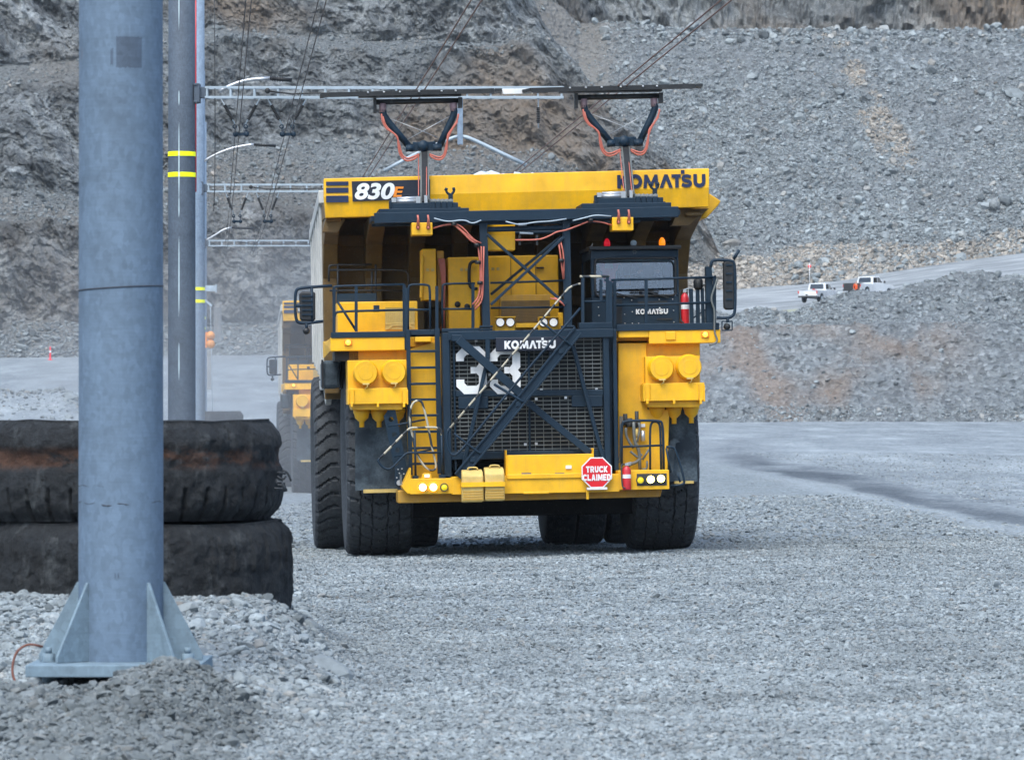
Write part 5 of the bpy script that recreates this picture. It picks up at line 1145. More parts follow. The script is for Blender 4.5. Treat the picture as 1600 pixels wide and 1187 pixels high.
# ---- pantographs: built once in front-view pixels of the left one, the right one is the same shape shifted along the beam
def pantograph():
    y_ = -2.05; out = []
    mb = MB(); qb(mb, 613, 317.5, 716, 327, y_-.45, y_+.45); qb(mb, 608, 313, 616, 326, y_-.35, y_-.2); qb(mb, 714, 323, 720, 328, y_-.3, y_+.3)
    for k in range(4): qb(mb, 672+k*9, 315, 680+k*9, 326, y_-.48, y_-.44)
    base = mb.build('pantograph_base', S, truck, .01); out.append(base)
    mb = MB(); mb.cyl(q(620, 311, y_-.3), q(655, 309.5, y_-.3), .035); mb.cyl(q(616, 315, y_-.3), q(656, 314, y_-.3), .05); qb(mb, 612, 309, 619, 316, y_-.38, y_-.25); qb(mb, 650, 307, 657, 317, y_-.38, y_-.25); qb(mb, 663, 305, 668, 317, y_-.38, y_-.25)
    mb.build('ram', M['silver'], base)
    mb = MB()
    for k in range(6): mb.lathe([(-.04, .04), (0, .055), (.04, .04)], q(672+k*6.5, 315, y_-.25), (1, 0, 0), 10)
    mb.build('spring', M['grille_bar'], base)
    mb = MB(); mb.bar(q(704, 312, y_-.1), q(704, 303, y_-.1), .08); mb.tube(arc(qs([(697, 296), (698, 301), (704, 305), (709, 300), (709.5, 296)], y_-.1)), .022); mb.cyl(q(695, 295, y_-.1), q(699, 297, y_-.1), .03); mb.cyl(q(707, 296, y_-.1), q(711, 295, y_-.1), .03)
    mb.build('rest_fork', M['steel'], base)
    mb = MB(); mb.bar(q(663.5, 318, y_-.3), q(663, 236, y_+1.2), .12, .10); mast = mb.build('mast', M['steel_black'], truck); out.append(mast)
    mb = MB(); mb.tube(qs([(658, 318, y_-.4), (658, 238, y_+1.1)], 0), .017); mb.tube(qs([(670, 312, y_-.4), (669, 238, y_+1.1)], 0), .014); mb.bar(q(651, 242, y_+1.1), q(677, 241.5, y_+1.1), .05); mb.build('push_rod', M['grille_bar'], mast)
    mb = MB()
    for x in (654, 666.5): mb.tube(qs([(x, 306, y_-.38), (x, 244, y_+1.05)], 0), .009, 6)
    mb.build('cable', M['cable'], mast)
    y2 = y_+1.2; mb = MB(); mb.bar(q(637, 231, y2), q(690, 230, y2), .13, .13); mb.cyl(q(645, 226, y2), q(680, 225, y2), .045); mb.cyl(q(634, 232, y2-.1), q(646, 232, y2-.1), .06); mb.cyl(q(676, 231, y2-.1), q(690, 231, y2-.1), .06); mb.lathe([(-.03, .0), (-.03, .1), (.03, .1), (.03, 0)], q(661, 228, y2-.1), (0, 1, 0), 16)
    for pts in ([(641, 231), (600, 183), (598, 172)], [(685, 231), (710.5, 178), (709, 170)]):
        mb.tube(arc(qs(pts, y2), 4), .064, 10)
    head = mb.build('pantograph_head', S, truck, .0); out.append(head)
    mb = MB()
    for pts in ([(598, 176), (598, 162)], [(709, 174), (708, 161)]): mb.tube(qs(pts, y2), .065, 10)
    mb.build('insulator', paint('grey pink insulator', (.30, .22, .24), .5, .1), head) if 'ins' not in M else mb.build('insulator', M['ins'], head)
    mb = MB(); mb.tube(qs([(588, 160), (720, 157)], y2), .05, 10); qb(mb, 583.5, 153, 588.5, 176, y2-.1, y2+.1); qb(mb, 716, 152, 722.5, 168, y2-.1, y2+.1)
    for x in (612, 652): qb(mb, x-3, 157, x+3, 161, y2-.06, y2+.06)
    mb.build('head_bar', M['steel_black'], head)
    mb = MB()
    for dy in (-.22, .22): mb.bar(q(514, 148.5, y2+dy), q(772, 142, y2+dy), .06, .085)
    for x in (560, 585, 610, 660, 705, 722, 750): mb.bar(q(x, 147-(x-514)*.024, y2-.22), q(x, 147-(x-514)*.024, y2+.22), .05)
    for a, b in (((514, 148.5), (500, 151)), ((772, 142), (783, 142))): mb.bar(q(*a, y2), q(*b, y2), .42, .05)
    mb.bar(q(560, 151.5, y2), q(720, 149, y2), .3, .03); coll = mb.build('collector_bar', M['steel_black'], head)
    mb = MB()
    for x in (575, 600, 625, 655, 690, 712): mb.cyl(q(x, 143.5-(x-575)*.02, y2-.25), q(x, 146-(x-575)*.02, y2-.25), .02, n=6)
    mb.build('stud', M['silver'], coll)
    mb = MB()
    for pts in ([(596, 178), (597, 190), (604, 202), (612, 206), (622, 214), (622, 228), (625, 243), (634, 252), (645, 250), (655, 243)], [(598, 182), (603, 199), (620, 212), (624, 226), (628, 243), (637, 249), (655, 241)], [(716.5, 178), (715, 188), (706, 202), (699, 211), (699, 228), (696, 243), (689, 250), (680, 249), (671, 243)], [(715, 190), (702, 209), (697, 228), (694, 242), (687, 247), (671, 241)]):
        mb.tube(arc(qs(pts, y2-.15), 4), .016, 8)
    mb.build('cable', M['cable'], head)
    mb = MB(); mb.tube(qs([(606, 184), (655, 203), (686, 216)], y2), .007, 5); mb.tube(qs([(706, 180), (637, 218)], y2), .007, 5)
    mb.build('stay_wire', M['silver'], head); return out
M['ins'] = paint('pink grey insulator', (.30, .20, .22), .5, .1)
pan = pantograph()
def copy_tree(o, parent=None, deep=True):
    c = o.copy(); COL.objects.link(c)
    if parent: c.parent = parent
    for ch in list(o.children): copy_tree(ch, c)
    return c
shift = q(982, 309.5, -2.5)-q(661, 317.5, -2.5); shift.y = 0
for o in pan:
    c = copy_tree(o, truck); c.location = Vector(c.location)+shift
mb = MB(); qb(mb, 785, 139, 833, 147, -.95, -.7); mb.build('horn_tip', M['sign_white'], truck, .01)
# ---- second truck: the same fleet, further up the road
t2 = copy_tree(truck)
for ch in list(t2.children):
    if ch.name.startswith(('number_digit', 'mast', 'pantograph_head', 'horn_tip')):
        for g_ in list(ch.children_recursive): bpy.data.objects.remove(g_)
        bpy.data.objects.remove(ch)
T2Y = 145.0; t2.matrix_world = Matrix.Translation((-4.62, T2Y, gz1(-4.62, T2Y)-.05)) @ Matrix.Rotation(TYAW, 4, 'Z') @ Matrix.Rotation(R(-.3), 4, 'Y')
t2['label'] = 'yellow haul truck half hidden in dust behind the first'
# ------------------------------------------------------------------ things carried by the first truck
def on_truck(name, label, cat, group=None):
    o = empty(name); o.matrix_world = TM; return tag(o, label, cat, group)
for k, (x0, y0, x1, y1) in enumerate(((722, 733.5, 755, 785.5), (757.5, 730, 788, 783.5))):
    t_ = on_truck('wheel_chock', 'faded yellow wheel chock strapped to the bumper beside the headlights' if k == 0 else 'faded yellow wheel chock on the bumper next to the long yellow toolbox', 'wheel chock', 'wheel chocks strapped to the bumper')
    y_ = BY-.36; m_ = MB(); xa, xb = q(x0, y0, y_).x, q(x1, y0, y_).x; za, zb = q(x0, y1, y_).z, q(x0, y0, y_).z
    m_.prism([(y_, za+.02), (y_+.34, za), (y_+.34, zb), (y_+.12, zb-.03), (y_, zb-.12)], xa, xb, 'x'); b_ = m_.build('chock_body', M['chock'], t_, .02)
    m_ = MB()
    for j in range(4): m_.box(xa+.01, xb-.01, y_-.008, y_+.01, za+.05+j*.045, za+.07+j*.045)
    m_.build('tread_groove', M['yellow_dirty'], b_)
    m_ = MB(); c = q((x0+x1)/2, y0+1, y_+.2); m_.tube(arc([c+Vector((-.09, 0, 0)), c+Vector((-.08, 0, .05)), c+Vector((.08, 0, .05)), c+Vector((.09, 0, 0))]), .014, 6); m_.build('handle', M['chock'], t_)
mb = MB(); qb(mb, 721, 753.5, 789, 759.5, BY-.40, BY-.365); qb(mb, 721, 753.5, 722.3, 759.5, BY-.37, BY); qb(mb, 788, 753.5, 789.3, 759.5, BY-.37, BY); mb.build('chock_strap', Y, truck)
def extinguisher(name, px, py0, py1, y_, r, label):
    t_ = on_truck(name, label, 'fire extinguisher', 'fire extinguishers on the truck')
    a, b = q(px, py0, y_), q(px, py1, y_); h = a.z-b.z; c = Vector((b.x, y_, b.z)); m_ = MB()
    m_.lathe([(0, 0), (0, r*.95), (.02, r), (h*.72, r), (h*.80, r*.8), (h*.86, r*.32), (h*.9, r*.3), (h*.9, 0)], c, (0, 0, 1), 24); b_ = m_.build('cylinder', M['red'], t_)
    m_ = MB(); m_.lathe([(h*.42, r*1.01), (h*.56, r*1.01)], c, (0, 0, 1), 24); m_.build('label', M['white'], b_)
    m_ = MB(); m_.box(c.x-.03, c.x+.03, y_-.03, y_+.03, b.z+h*.88, b.z+h*.95); m_.bar(c+Vector((-.02, 0, h*.95)), c+Vector((r*1.1, 0, h)), .03, .02); m_.bar(c+Vector((-.02, 0, h*.91)), c+Vector((r*1.05, 0, h*.92)), .03, .015); m_.build('valve', M['silver'], t_)
    m_ = MB(); m_.tube(arc([c+Vector((-.03, 0, h*.92)), c+Vector((-r*1.2, -.03, h*.95)), c+Vector((-r*1.25, -.05, h*.5)), c+Vector((-r*1.1, -.06, h*.1)), c+Vector((-r*.4, -r*1.02, .03))]), .013, 6); m_.build('hose', M['dash'], t_)
extinguisher('fire_extinguisher', 979.5, 722, 765, BY-.10, .078, 'red fire extinguisher on the bumper right of the stop sign')
extinguisher('fire_extinguisher', 1070.5, 450, 507, -2.0, .078, 'tall red fire extinguisher standing on the deck beside the cab')
# broken rock loaded in the body
def rock_mesh(name, pts, mat, parent=None):
    bm = bmesh.new()
    for (c, s) in pts:
        r_ = bmesh.ops.create_icosphere(bm, subdivisions=2, radius=s)
        cc = Vector(c)
        chops = [(Vector(rng.normal(size=3)).normalized(), rng.uniform(.45, .85)*s) for _ in range(9)]
        for v_ in r_['verts']:
            for nrm, h in chops:
                dd = v_.co.dot(nrm)-h
                if dd > 0: v_.co -= nrm*dd
            v_.co += cc
    me = bpy.data.meshes.new(name); bm.to_mesh(me); bm.free(); return link_mesh(name, me, mat, parent)
pts = []
for _ in range(150):
    x = float(np.clip(rng.normal(.2, 1.1), -2.4, 2.4)); y_ = rng.uniform(3.2, 7.5); z_ = 6.2+.95*math.exp(-((x-.2)/1.6)**2-((y_-5)/2.0)**2)*.98
    pts.append(((x, y_, z_), rng.uniform(.15, .42)))
lm, nt, bs = newmat('pale ore'); L(nt, ramp(nt, noise(nt, coords(nt), 2, 6), [(.3, (.3, .33, .37)), (.7, (.62, .65, .7))]), bs.inputs['Base Color']); bs.inputs['Roughness'].default_value = .9
lo_ = rock_mesh('ore_load', pts, lm); lo_.matrix_world = TM; lo_.location.z += zt-6.97; tag(lo_, 'pale broken ore heaped in the truck body above the canopy', 'ore load', kind='stuff')
# ------------------------------------------------------------------ people
def person(name, joints, bones, rad, mats, pick, label, parent_m=None, group=None):
    me = bpy.data.meshes.new(name); keys = list(joints); me.from_pydata([joints[k] for k in keys], [(keys.index(a), keys.index(b)) for a, b in bones], [])
    o = bpy.data.objects.new(name, me); COL.objects.link(o); sk = o.modifiers.new('skin', 'SKIN')
    for i, k in enumerate(keys): me.skin_vertices[0].data[i].radius = (rad[k], rad[k]*.85 if not k.startswith('head') else rad[k])
    me.skin_vertices[0].data[keys.index('pelvis')].use_root = True
    sb = o.modifiers.new('sub', 'SUBSURF'); sb.levels = 2; sb.render_levels = 2
    dg = bpy.context.evaluated_depsgraph_get(); dg.update(); m2 = bpy.data.meshes.new_from_object(o.evaluated_get(dg)); bpy.data.objects.remove(o)
    for m_ in mats: m2.materials.append(m_)
    segs = [(Vector(joints[a]), Vector(joints[b]), pick(a, b)) for a, b in bones]
    for p_ in m2.polygons:
        c = p_.center; best = (9, 0)
        for a, b, mi in segs:
            d_ = b-a; t_ = max(0, min(1, (c-a).dot(d_)/max(d_.length_squared, 1e-9))); dist = (c-(a+d_*t_)).length
            if dist < best[0]: best = (dist, mi)
        p_.material_index = best[1]; p_.use_smooth = True
    r_ = bpy.data.objects.new(name, m2); COL.objects.link(r_); tag(r_, label, 'person', group)
    if parent_m is not None: r_.matrix_world = parent_m
    return r_
def figure(sit, arms):
    j = {'pelvis': (0, 0, 0), 'waist': (0, 0, .16), 'chest': (0, 0, .38), 'neck': (0, -.01, .54), 'head_low': (0, -.03, .62), 'head_top': (0, -.03, .77), 'nose': (0, -.135, .68)}
    r = {'pelvis': .15, 'waist': .14, 'chest': .17, 'neck': .06, 'head_low': .085, 'head_top': .085, 'nose': .016}
    b = [('pelvis', 'waist'), ('waist', 'chest'), ('chest', 'neck'), ('neck', 'head_low'), ('head_low', 'head_top'), ('head_low', 'nose')]
    for s_, nm in ((-1, 'l'), (1, 'r')):
        el, wr, hd = arms[nm]
        j.update({'sh'+nm: (s_*.2, 0, .46), 'el'+nm: el, 'wr'+nm: wr, 'hand'+nm: hd}); r.update({'sh'+nm: .075, 'el'+nm: .05, 'wr'+nm: .035, 'hand'+nm: .045})
        b += [('chest', 'sh'+nm), ('sh'+nm, 'el'+nm), ('el'+nm, 'wr'+nm), ('wr'+nm, 'hand'+nm)]
        d_ = (Vector(hd)-Vector(wr)).normalized()
        for f in range(5):
            tip = Vector(hd)+d_*(.085-.012*abs(f-2))+Vector(((f-2)*.02, 0, -.02)); root = Vector(hd)+d_*.03+Vector(((f-2)*.017, 0, 0))
            j[f'fr{nm}{f}'] = tuple(root); j[f'ft{nm}{f}'] = tuple(tip); r[f'fr{nm}{f}'] = .011; r[f'ft{nm}{f}'] = .008; b += [('hand'+nm, f'fr{nm}{f}'), (f'fr{nm}{f}', f'ft{nm}{f}')]
        if sit: kn, an, to = (s_*.13, -.44, .04), (s_*.13, -.48, -.40), (s_*.13, -.66, -.44)
        else: kn, an, to = (s_*.10, -.03, -.45), (s_*.11, .02, -.86), (s_*.12, -.16, -.90)
        j.update({'hip'+nm: (s_*.10, 0, -.03), 'kn'+nm: kn, 'an'+nm: an, 'to'+nm: to}); r.update({'hip'+nm: .105, 'kn'+nm: .065, 'an'+nm: .05, 'to'+nm: .045})
        b += [('pelvis', 'hip'+nm), ('hip'+nm, 'kn'+nm), ('kn'+nm, 'an'+nm), ('an'+nm, 'to'+nm)]
    return j, b, r
def pick_mat(a, b):                          # 0 cloth, 1 vest, 2 skin, 3 helmet/hair
    if 'head_top' in (a, b): return 3
    if 'nose' in (a, b) or 'neck' in (a, b) or a.startswith(('hand', 'fr', 'wr')) : return 2
    if a in ('waist', 'chest') or b in ('waist', 'chest'): return 1
    return 0
arms_wheel = {'l': ((-.27, -.18, .22), (-.17, -.42, .28), (-.16, -.50, .30)), 'r': ((.27, -.18, .22), (.17, -.42, .28), (.16, -.50, .30))}
arms_lap = {'l': ((-.26, -.06, .18), (-.13, -.28, .10), (-.10, -.36, .09)), 'r': ((.26, -.06, .18), (.13, -.28, .10), (.10, -.36, .09))}
j, b, r = figure(True, arms_wheel); c = q(1009, 450, -1.0)
person('person', j, b, r, [M['dark_cloth'], M['dash'], M['skin'], M['steel_black']], pick_mat, 'truck driver in dark clothes seated behind the cab windscreen', TM @ Matrix.Translation((c.x, -1.02, kz0+.70)))
j, b, r = figure(True, arms_lap); c = q(951, 450, -1.0)
person('person', j, b, r, [M['dark_cloth'], M['red'], M['skin'], M['white']], pick_mat, 'passenger in red vest and pale helmet on the left of the cab', TM @ Matrix.Translation((c.x, -1.02, kz0+.66)))
# ------------------------------------------------------------------ poles of the trolley line
def pole(Yp, r_, h, label, mat, bands=(), base=False, x=None, zb=None):
    x = xline(Yp) if x is None else x; z = gz1(x, Yp)-.3 if zb is None else zb
    t_ = empty('catenary_pole', (x, Yp, z)); tag(t_, label, 'pole', 'steel poles of the trolley line')
    m_ = MB(); m_.lathe([(0, r_*1.01), (h*.5, r_*.985), (h, r_*.95), (h, 0)], (0, 0, 0), (0, 0, 1), 64); m_.build('pole_shaft', mat, t_)
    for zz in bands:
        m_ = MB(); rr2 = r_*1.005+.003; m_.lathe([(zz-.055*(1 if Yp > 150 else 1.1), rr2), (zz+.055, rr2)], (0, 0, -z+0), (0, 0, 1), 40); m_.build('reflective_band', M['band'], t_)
    return t_
p1 = pole(34, .354, 17, 'thick pale blue steel pole bolted to a gusseted base plate', M['pole_near'], x=at(189, 700, 34).x, zb=.40)
M['base'] = pole_mat('bright zinc plate', (.165, .23, .28))
m_ = MB(); m_.box(-.72, .72, -.72, .72, -.10, 0); m_.build('base_plate', M['base'], p1, .008)
for a in (0, 45, 135, 180, 225, 315):
    ca_, sa_ = math.cos(R(a)), math.sin(R(a)); m_ = MB(); t2_ = .014; prof = [(.345, .002), (.69, .002), (.69, .05), (.37, .66), (.345, .66)]
    vs = []
    for s_ in (-1, 1): vs += [(ca_*d_-sa_*t2_*s_, sa_*d_+ca_*t2_*s_, z_) for d_, z_ in prof]
    m_.add(vs, [(0, 1, 2, 3, 4), (9, 8, 7, 6, 5)]+[(i, 5+i, 5+(i+1) % 5, (i+1) % 5) for i in range(5)]); m_.build('gusset', M['base'], p1, .004)
for a in (22.5, 67.5, 112.5, 157.5, 202.5, 247.5, 292.5, 337.5):
    if a in (247.5, 292.5): continue
    cx, cy = .63*math.cos(R(a)), .63*math.sin(R(a)); m_ = MB(); m_.lathe([(.002, 0), (.002, .075), (.012, .075), (.012, 0)], (cx, cy, 0), (0, 0, 1), 20); m_.lathe([(.012, .055), (.07, .055), (.07, 0)], (cx, cy, 0), (0, 0, 1), 6); m_.cyl((cx, cy, .07), (cx, cy, .12), .028); m_.cyl((cx, cy, -.3), (cx, cy, -.1), .028); m_.lathe([(-.17, 0), (-.17, .055), (-.11, .055), (-.11, 0)], (cx, cy, 0), (0, 0, 1), 6); m_.build('anchor_bolt', M['base'], p1)
sc_m = paint('dark scuff', (.045, .055, .075), .7, .05)
for a0, a1, zz, rr2 in ((-178, -150, 1.335, .006), (-146, -118, 1.325, .005), (-112, -96, 1.312, .009), (-90, -72, 1.318, .007), (-40, -8, 1.335, .005), (-176, -128, 1.47, .005), (-120, -104, 1.465, .003)):
    m_ = MB(); m_.tube([(.354*math.cos(R(a)), .354*math.sin(R(a)), zz+.006*math.sin(a*.2)) for a in np.linspace(a0, a1, 9)], [rr2*.3, rr2*.7, rr2, rr2*.8, rr2*.6, rr2, rr2*.8, rr2*.5, rr2*.2], 6); m_.build('scuff', sc_m, p1)
m_ = MB(); m_.tube([(.355*math.cos(a), .355*math.sin(a), 3.13+.02*math.cos(a*1)) for a in np.linspace(-math.pi*.99, -math.pi*.01, 30)], .007, 6); m_.build('weld_seam', sc_m, p1)
pad = MB(); pad.box(-.85, .85, -.82, .82, -.9, -.22); po = pad.build('concrete_footing', M['concrete'], None, .03); po.location = p1.location; tag(po, 'white concrete footing showing under the base plate of the near pole', 'footing')
ew = MB(); c = Vector((p1.location.x-.70, 33.45, .42)); ew.tube(arc([c+Vector((.1, .05, .12)), c+Vector((-.02, 0, .15)), c+Vector((-.12, -.02, .08)), c+Vector((-.15, -.05, -.08)), c+Vector((-.10, -.08, -.2)), c+Vector((0, -.08, -.28))]), .011, 6)
ewm = paint('rusty copper', (.16, .05, .03), .7, .2); tag(ew.build('earth_wire', ewm), 'rusty earth wire curling beside the near base plate', 'wire')
poles = {}; M['galv_pole'] = pole_mat('pale galvanised pole', (.20, .26, .34))
LB = {103: 'dark grey pole with pale zinc runs and two large yellow bands', 147: 'slim pole showing as a light strip right behind the dark banded pole', 195: 'distant pole carrying the lattice arm level with the truck canopy', 250: 'far pole with the orange signal head', 310: 'farthest pole of the line'}
poles[103] = pole(103, .352, 18.5, LB[103], M['pole_far'], (9.25, 8.72))
poles[147] = pole(147, .352, 18.5, LB[147], M['galv_pole'], x=float(xline(147))+0.16, bands=(7.27, 6.82))
poles[195] = pole(195, .352, 18.5, LB[195], M['galv_pole'], x=float(xline(195))+0.1, bands=(7.45, 6.95))
poles[250] = pole(250, .352, 18.5, LB[250], M['galv_pole'], x=float(xline(250))+0.1, bands=(7.8, 7.3))
m_ = MB()
for z0, z1 in ((8.1, 10.2), (10.6, 11.0), (5.2, 7.3), (3.6, 4.6), (12.5, 14.5), (7.75, 8.3), (8.9, 9.1)):
    a = R(-97); ra = .358; n_ = 10; vs = []
    for k in range(n_+1):
        t_ = k/n_; w_ = .095*(1-abs(2*t_-1)**3)+.006*math.sin(k*5)
        for s_ in (-1, 1): vs.append((ra*math.cos(a+s_*w_/2), ra*math.sin(a+s_*w_/2), z0+(z1-z0)*t_))
    m_.add(vs, [(2*k, 2*k+1, 2*k+3, 2*k+2) for k in range(n_)])
m_.build('zinc_run', M['streak'], poles[103])
def pole_patch(name, t_, mat, ra, a0, a1, z0, z1, ragged=.0):
    n_ = 14; vs = []
    for k in range(n_+1):
        a = R(a0+(a1-a0)*k/n_); e0, e1 = rng.normal(0, ragged, 2)
        vs += [(ra*math.cos(a), ra*math.sin(a), z0+e0), (ra*math.cos(a), ra*math.sin(a), z1+e1)]
    MB().add(vs, [(2*k, 2*k+2, 2*k+3, 2*k+1) for k in range(n_)]).build(name, mat, t_)
stn = pole_mat('sooty patch on zinc', (.075, .105, .15))
pole_patch('stain', p1, stn, .3525, -91, -55, 4.96, 5.22, .004)
pole_patch('stain', p1, stn, .3525, -99, -95, 4.98, 5.12, .01)
pole_patch('stain', p1, stn, .3525, -101.5, -97, 4.20, 4.38, .01)
pole_patch('stain', p1, stn, .3545, -98, -94, 2.0, 2.16, .01)
pole_patch('stain', p1, stn, .3565, -93, -87, .70, .745, .004)
# ------------------------------------------------------------------ lattice arms
G = M['galv']
ARMS = {}
def arm(Yp, z, length, label):
    x0 = xline(Yp)+.352; t_ = empty('lattice_arm', (x0, Yp, z)); tag(t_, label, 'overhead arm', 'lattice arms reaching over the haul road'); ARMS[Yp] = t_
    m_ = MB(); h = .125; dpt = .16
    for sy in (-1, 1):
        for sz in (-1, 1): m_.bar((.25, sy*dpt, sz*h), (length, sy*dpt, sz*h), .05, .05)
    m_.build('chord', G, t_)
    m_ = MB(); n_ = int(length/.62)
    for k in range(n_+1):
        x = .3+k*(length-.35)/n_
        for sy in (-1, 1): m_.bar((x, sy*dpt, -h+.025), (x, sy*dpt, h-.025), .035, .045, (1, 0, 0))
        m_.bar((x, -dpt+.03, h-.005), (x, dpt-.03, h-.005), .04, .03); m_.bar((x, -dpt+.03, -h+.005), (x, dpt-.03, -h+.005), .04, .03)
    m_.build('lattice_bar', G, t_)
    m_ = MB(); m_.box(-.02, .12, -.22, .22, -.26, .22); m_.box(.08, .30, -.12, .12, -.14, .14); m_.bar((.02, -.25, .20), (.02, .25, .20), .1, .05); m_.bar((.02, -.25, -.24), (.02, .25, -.24), .1, .05)
    m_.build('pole_clamp', M['pole_far'], t_, .01)
    m_ = MB(); m_.tube([(1.9, -.19, .02)]+[(1.9+k*.6, -.19, -.02-.03*(k % 2)) for k in range(1, 6)]+[(length-.4, -.19, .0)], .022, 6); m_.lathe([(-.05, 0), (-.05, .07), (.05, .07), (.05, 0)], (1.85, -.2, .03), (0, 1, 0), 12); m_.build('feeder_cable', M['steel_black'], t_)
    return t_
arm(103, CAMZ+(HY-145.0)/F*103, 9.4, 'galvanised lattice arm just behind the raised pantographs')
arm(147, CAMZ+(HY-294)/F*147, 9.3, 'galvanised lattice arm level with the top of the truck canopy')
arm(195, CAMZ+(HY-380)/F*195, 9.3, 'galvanised lattice arm level with the raised deck frame, lower down')
# curved tubes above the arms, wire clamps and hangers below
def bracket(Yp, pts, label):
    o = MB(); w_ = [at(x, y, Yp) for x, y in pts]; o.tube(arc(w_, 6), .045, 8); b_ = o.build('registration_tube', M['silver']); tag(b_, label, 'bracket', 'curved registration tubes')
    a, c = w_[-1], w_[-1]+Vector((34/F*Yp, 0, -.05)); o = MB(); o.tube([a, c], .05, 8)
    for k in range(5): o.lathe([(-.02, .04), (0, .085), (.02, .04)], a.lerp(c, .1+k*.12), (1, 0, 0), 10)
    o.build('insulator', M['steel_black'], b_)
bracket(103, [(341, 144), (355, 136), (375, 128), (395, 124), (422, 122.5)], 'white curved tube rising from the top lattice arm')
bracket(147, [(312, 256), (335, 242), (360, 232), (385, 227), (397, 226)], 'white curved tube between the upper and middle lattice arms')
bracket(195, [(314, 380), (335, 368), (350, 358), (362, 355.5)], 'white curved tube kinked above the lowest lattice arm')
# hanging drop bracket with two tubes, seen between the pantographs
d0 = at(719, 153, 103); d1 = at(719, 226, 103); o = MB(); o.box(d0.x-.07, d0.x+.07, 102.93, 103.07, d1.z, d0.z); dbr = o.build('drop_bracket', M['galv_pole']); tag(dbr, 'vertical galvanised drop bracket with two curved tubes, between the pantographs', 'bracket')
o = MB(); o.tube(arc([at(722, 213, 103), at(734, 216, 103), at(760, 228, 103), at(822, 258, 103)]), .05, 8); o.build('cantilever_tube', M['galv'], dbr)
o = MB(); o.tube(arc([at(717, 213, 103), at(705, 216, 103), at(650, 240, 103), at(600, 267, 103)]), .045, 8); o.build('cantilever_tube', M['galv'], dbr)
# ------------------------------------------------------------------ wires, all parallel to the line
HD = Vector((-.0744, 1, 0))
wm = paint('bronze wire', (.075, .06, .055), .6, .2); wm2 = paint('copper wire', (.17, .085, .06), .6, .2)
def wire(xy, Ya, Yb, r_, mat, label, grp, sag=.0):
    (x0, z0, Y0) = xy; pts = []
    for k in range(25):
        y_ = Ya+(Yb-Ya)*k/24; pts.append(Vector((x0+HD.x*(y_-Y0), y_, z0-sag*math.sin(math.pi*k/24)+max(0, y_-150)*.018)))
    o = MB(); o.tube(pts, r_, 5); return tag(o.build('overhead_wire', mat), label, 'overhead wire', grp)
for k, (px, lab) in enumerate(((363.5, 'leftmost grey overhead wire beside the poles'), (369.5, 'second grey overhead wire from the poles'), (441.5, 'third grey overhead wire, left of the second pair'), (450, 'fourth grey overhead wire, right of the second pair'))):
    p_ = at(px+4, 207, 103); wire((p_.x, p_.z, 103), 40, 200, .012, wm, lab, 'grey overhead wires near the poles')
for k, (px, py, lab) in enumerate(((650, 141, 'thin brown wire running above the left pantograph'), (663, 141, 'thin brown wire right of the one above the left pantograph'), (962, 137, 'thin brown wire running above the right pantograph'), (975, 137, 'thin brown wire right of the one above the right pantograph'))):
    p_ = at(px, py, 74.5); wire((p_.x, p_.z, 74.5), 34, 104, .013, wm2, lab, 'brown contact wires over the pantographs')
def hanger(px0, px1, Yp, label, ytop, ybot):
    t_ = empty('wire_hanger', at((px0+px1)/2, ytop, Yp)); tag(t_, label, 'wire hanger', 'V shaped insulated wire hangers'); base = t_.location
    k = 103/Yp
    for (a, b) in (((px0, ytop), (px0+(px1-px0)*.42, ybot-10*k)), ((px1, ytop), (px0+(px1-px0)*.58, ybot-10*k))):
        p_, q_ = at(*a, Yp)-base, at(*b, Yp)-base; o = MB(); o.tube([p_, q_], .018, 6); o.build('stay', M['galv'], t_); o = MB()
        for j_ in range(11): o.lathe([(-.02, .03), (0, .055), (.02, .03)], p_.lerp(q_, .25+j_*.045), q_-p_, 8)
        o.build('insulator', M['steel_black'], t_)
    o = MB(); a, b = at(px0+(px1-px0)*.38, ybot, Yp)-base, at(px0+(px1-px0)*.66, ybot, Yp)-base; o.bar(a, b, .06, .08); o.lathe([(-.05, 0), (-.05, .07), (.05, .07), (.05, 0)], a, (0, 1, 0), 10); o.lathe([(-.05, 0), (-.05, .07), (.05, .07), (.05, 0)], b, (0, 1, 0), 10)
    for dx in (.36, .64): c = at(px0+(px1-px0)*dx, ybot-12*k, Yp)-base; o.lathe([(-.02, .03), (-.02, .06), (.02, .06), (.02, .03)], c, (0, 1, 0), 12); o.tube([c, a if dx < .5 else b], .015, 5)
    o.build('clamp', M['steel'], t_)
hanger(345, 406, 103, 'left wire hanger under the nearest lattice arm', 154, 210)
hanger(418, 479, 103, 'second wire hanger from the left under the nearest lattice arm', 154, 210)
hanger(352, 388, 147, 'left wire hanger under the middle lattice arm', 300, 346)
hanger(400, 436, 147, 'right wire hanger under the middle lattice arm', 300, 346)
hx = at(841, 160, 103); t_ = empty('wire_hanger', hx); tag(t_, 'single black insulator string hanging right of the left pantograph', 'wire hanger'); o = MB(); o.tube([(0, 0, .12), (0, 0, -.65)], .015, 6)
o.build('stay', M['galv'], t_); o = MB()
for j_ in range(9): o.lathe([(-.02, .03), (0, .055), (.02, .03)], (0, 0, -.15-j_*.045), (0, 0, 1), 8)
o.build('insulator', M['steel_black'], t_)
o = MB(); o.tube(arc([at(335, 0, 103), at(336, 160, 103), at(336, 270, 103), at(334, 330, 103)]), .012, 5); tag(o.build('hanging_cable', M['dash']), 'thin dark cable hanging down beside the light strip pole', 'cable')
o = MB(); o.tube([at(329, 480, 240), at(332, 655, 240)], .018, 5); tag(o.build('hanging_cable', M['galv']), 'thin cable dropping beside the orange signal head', 'cable')
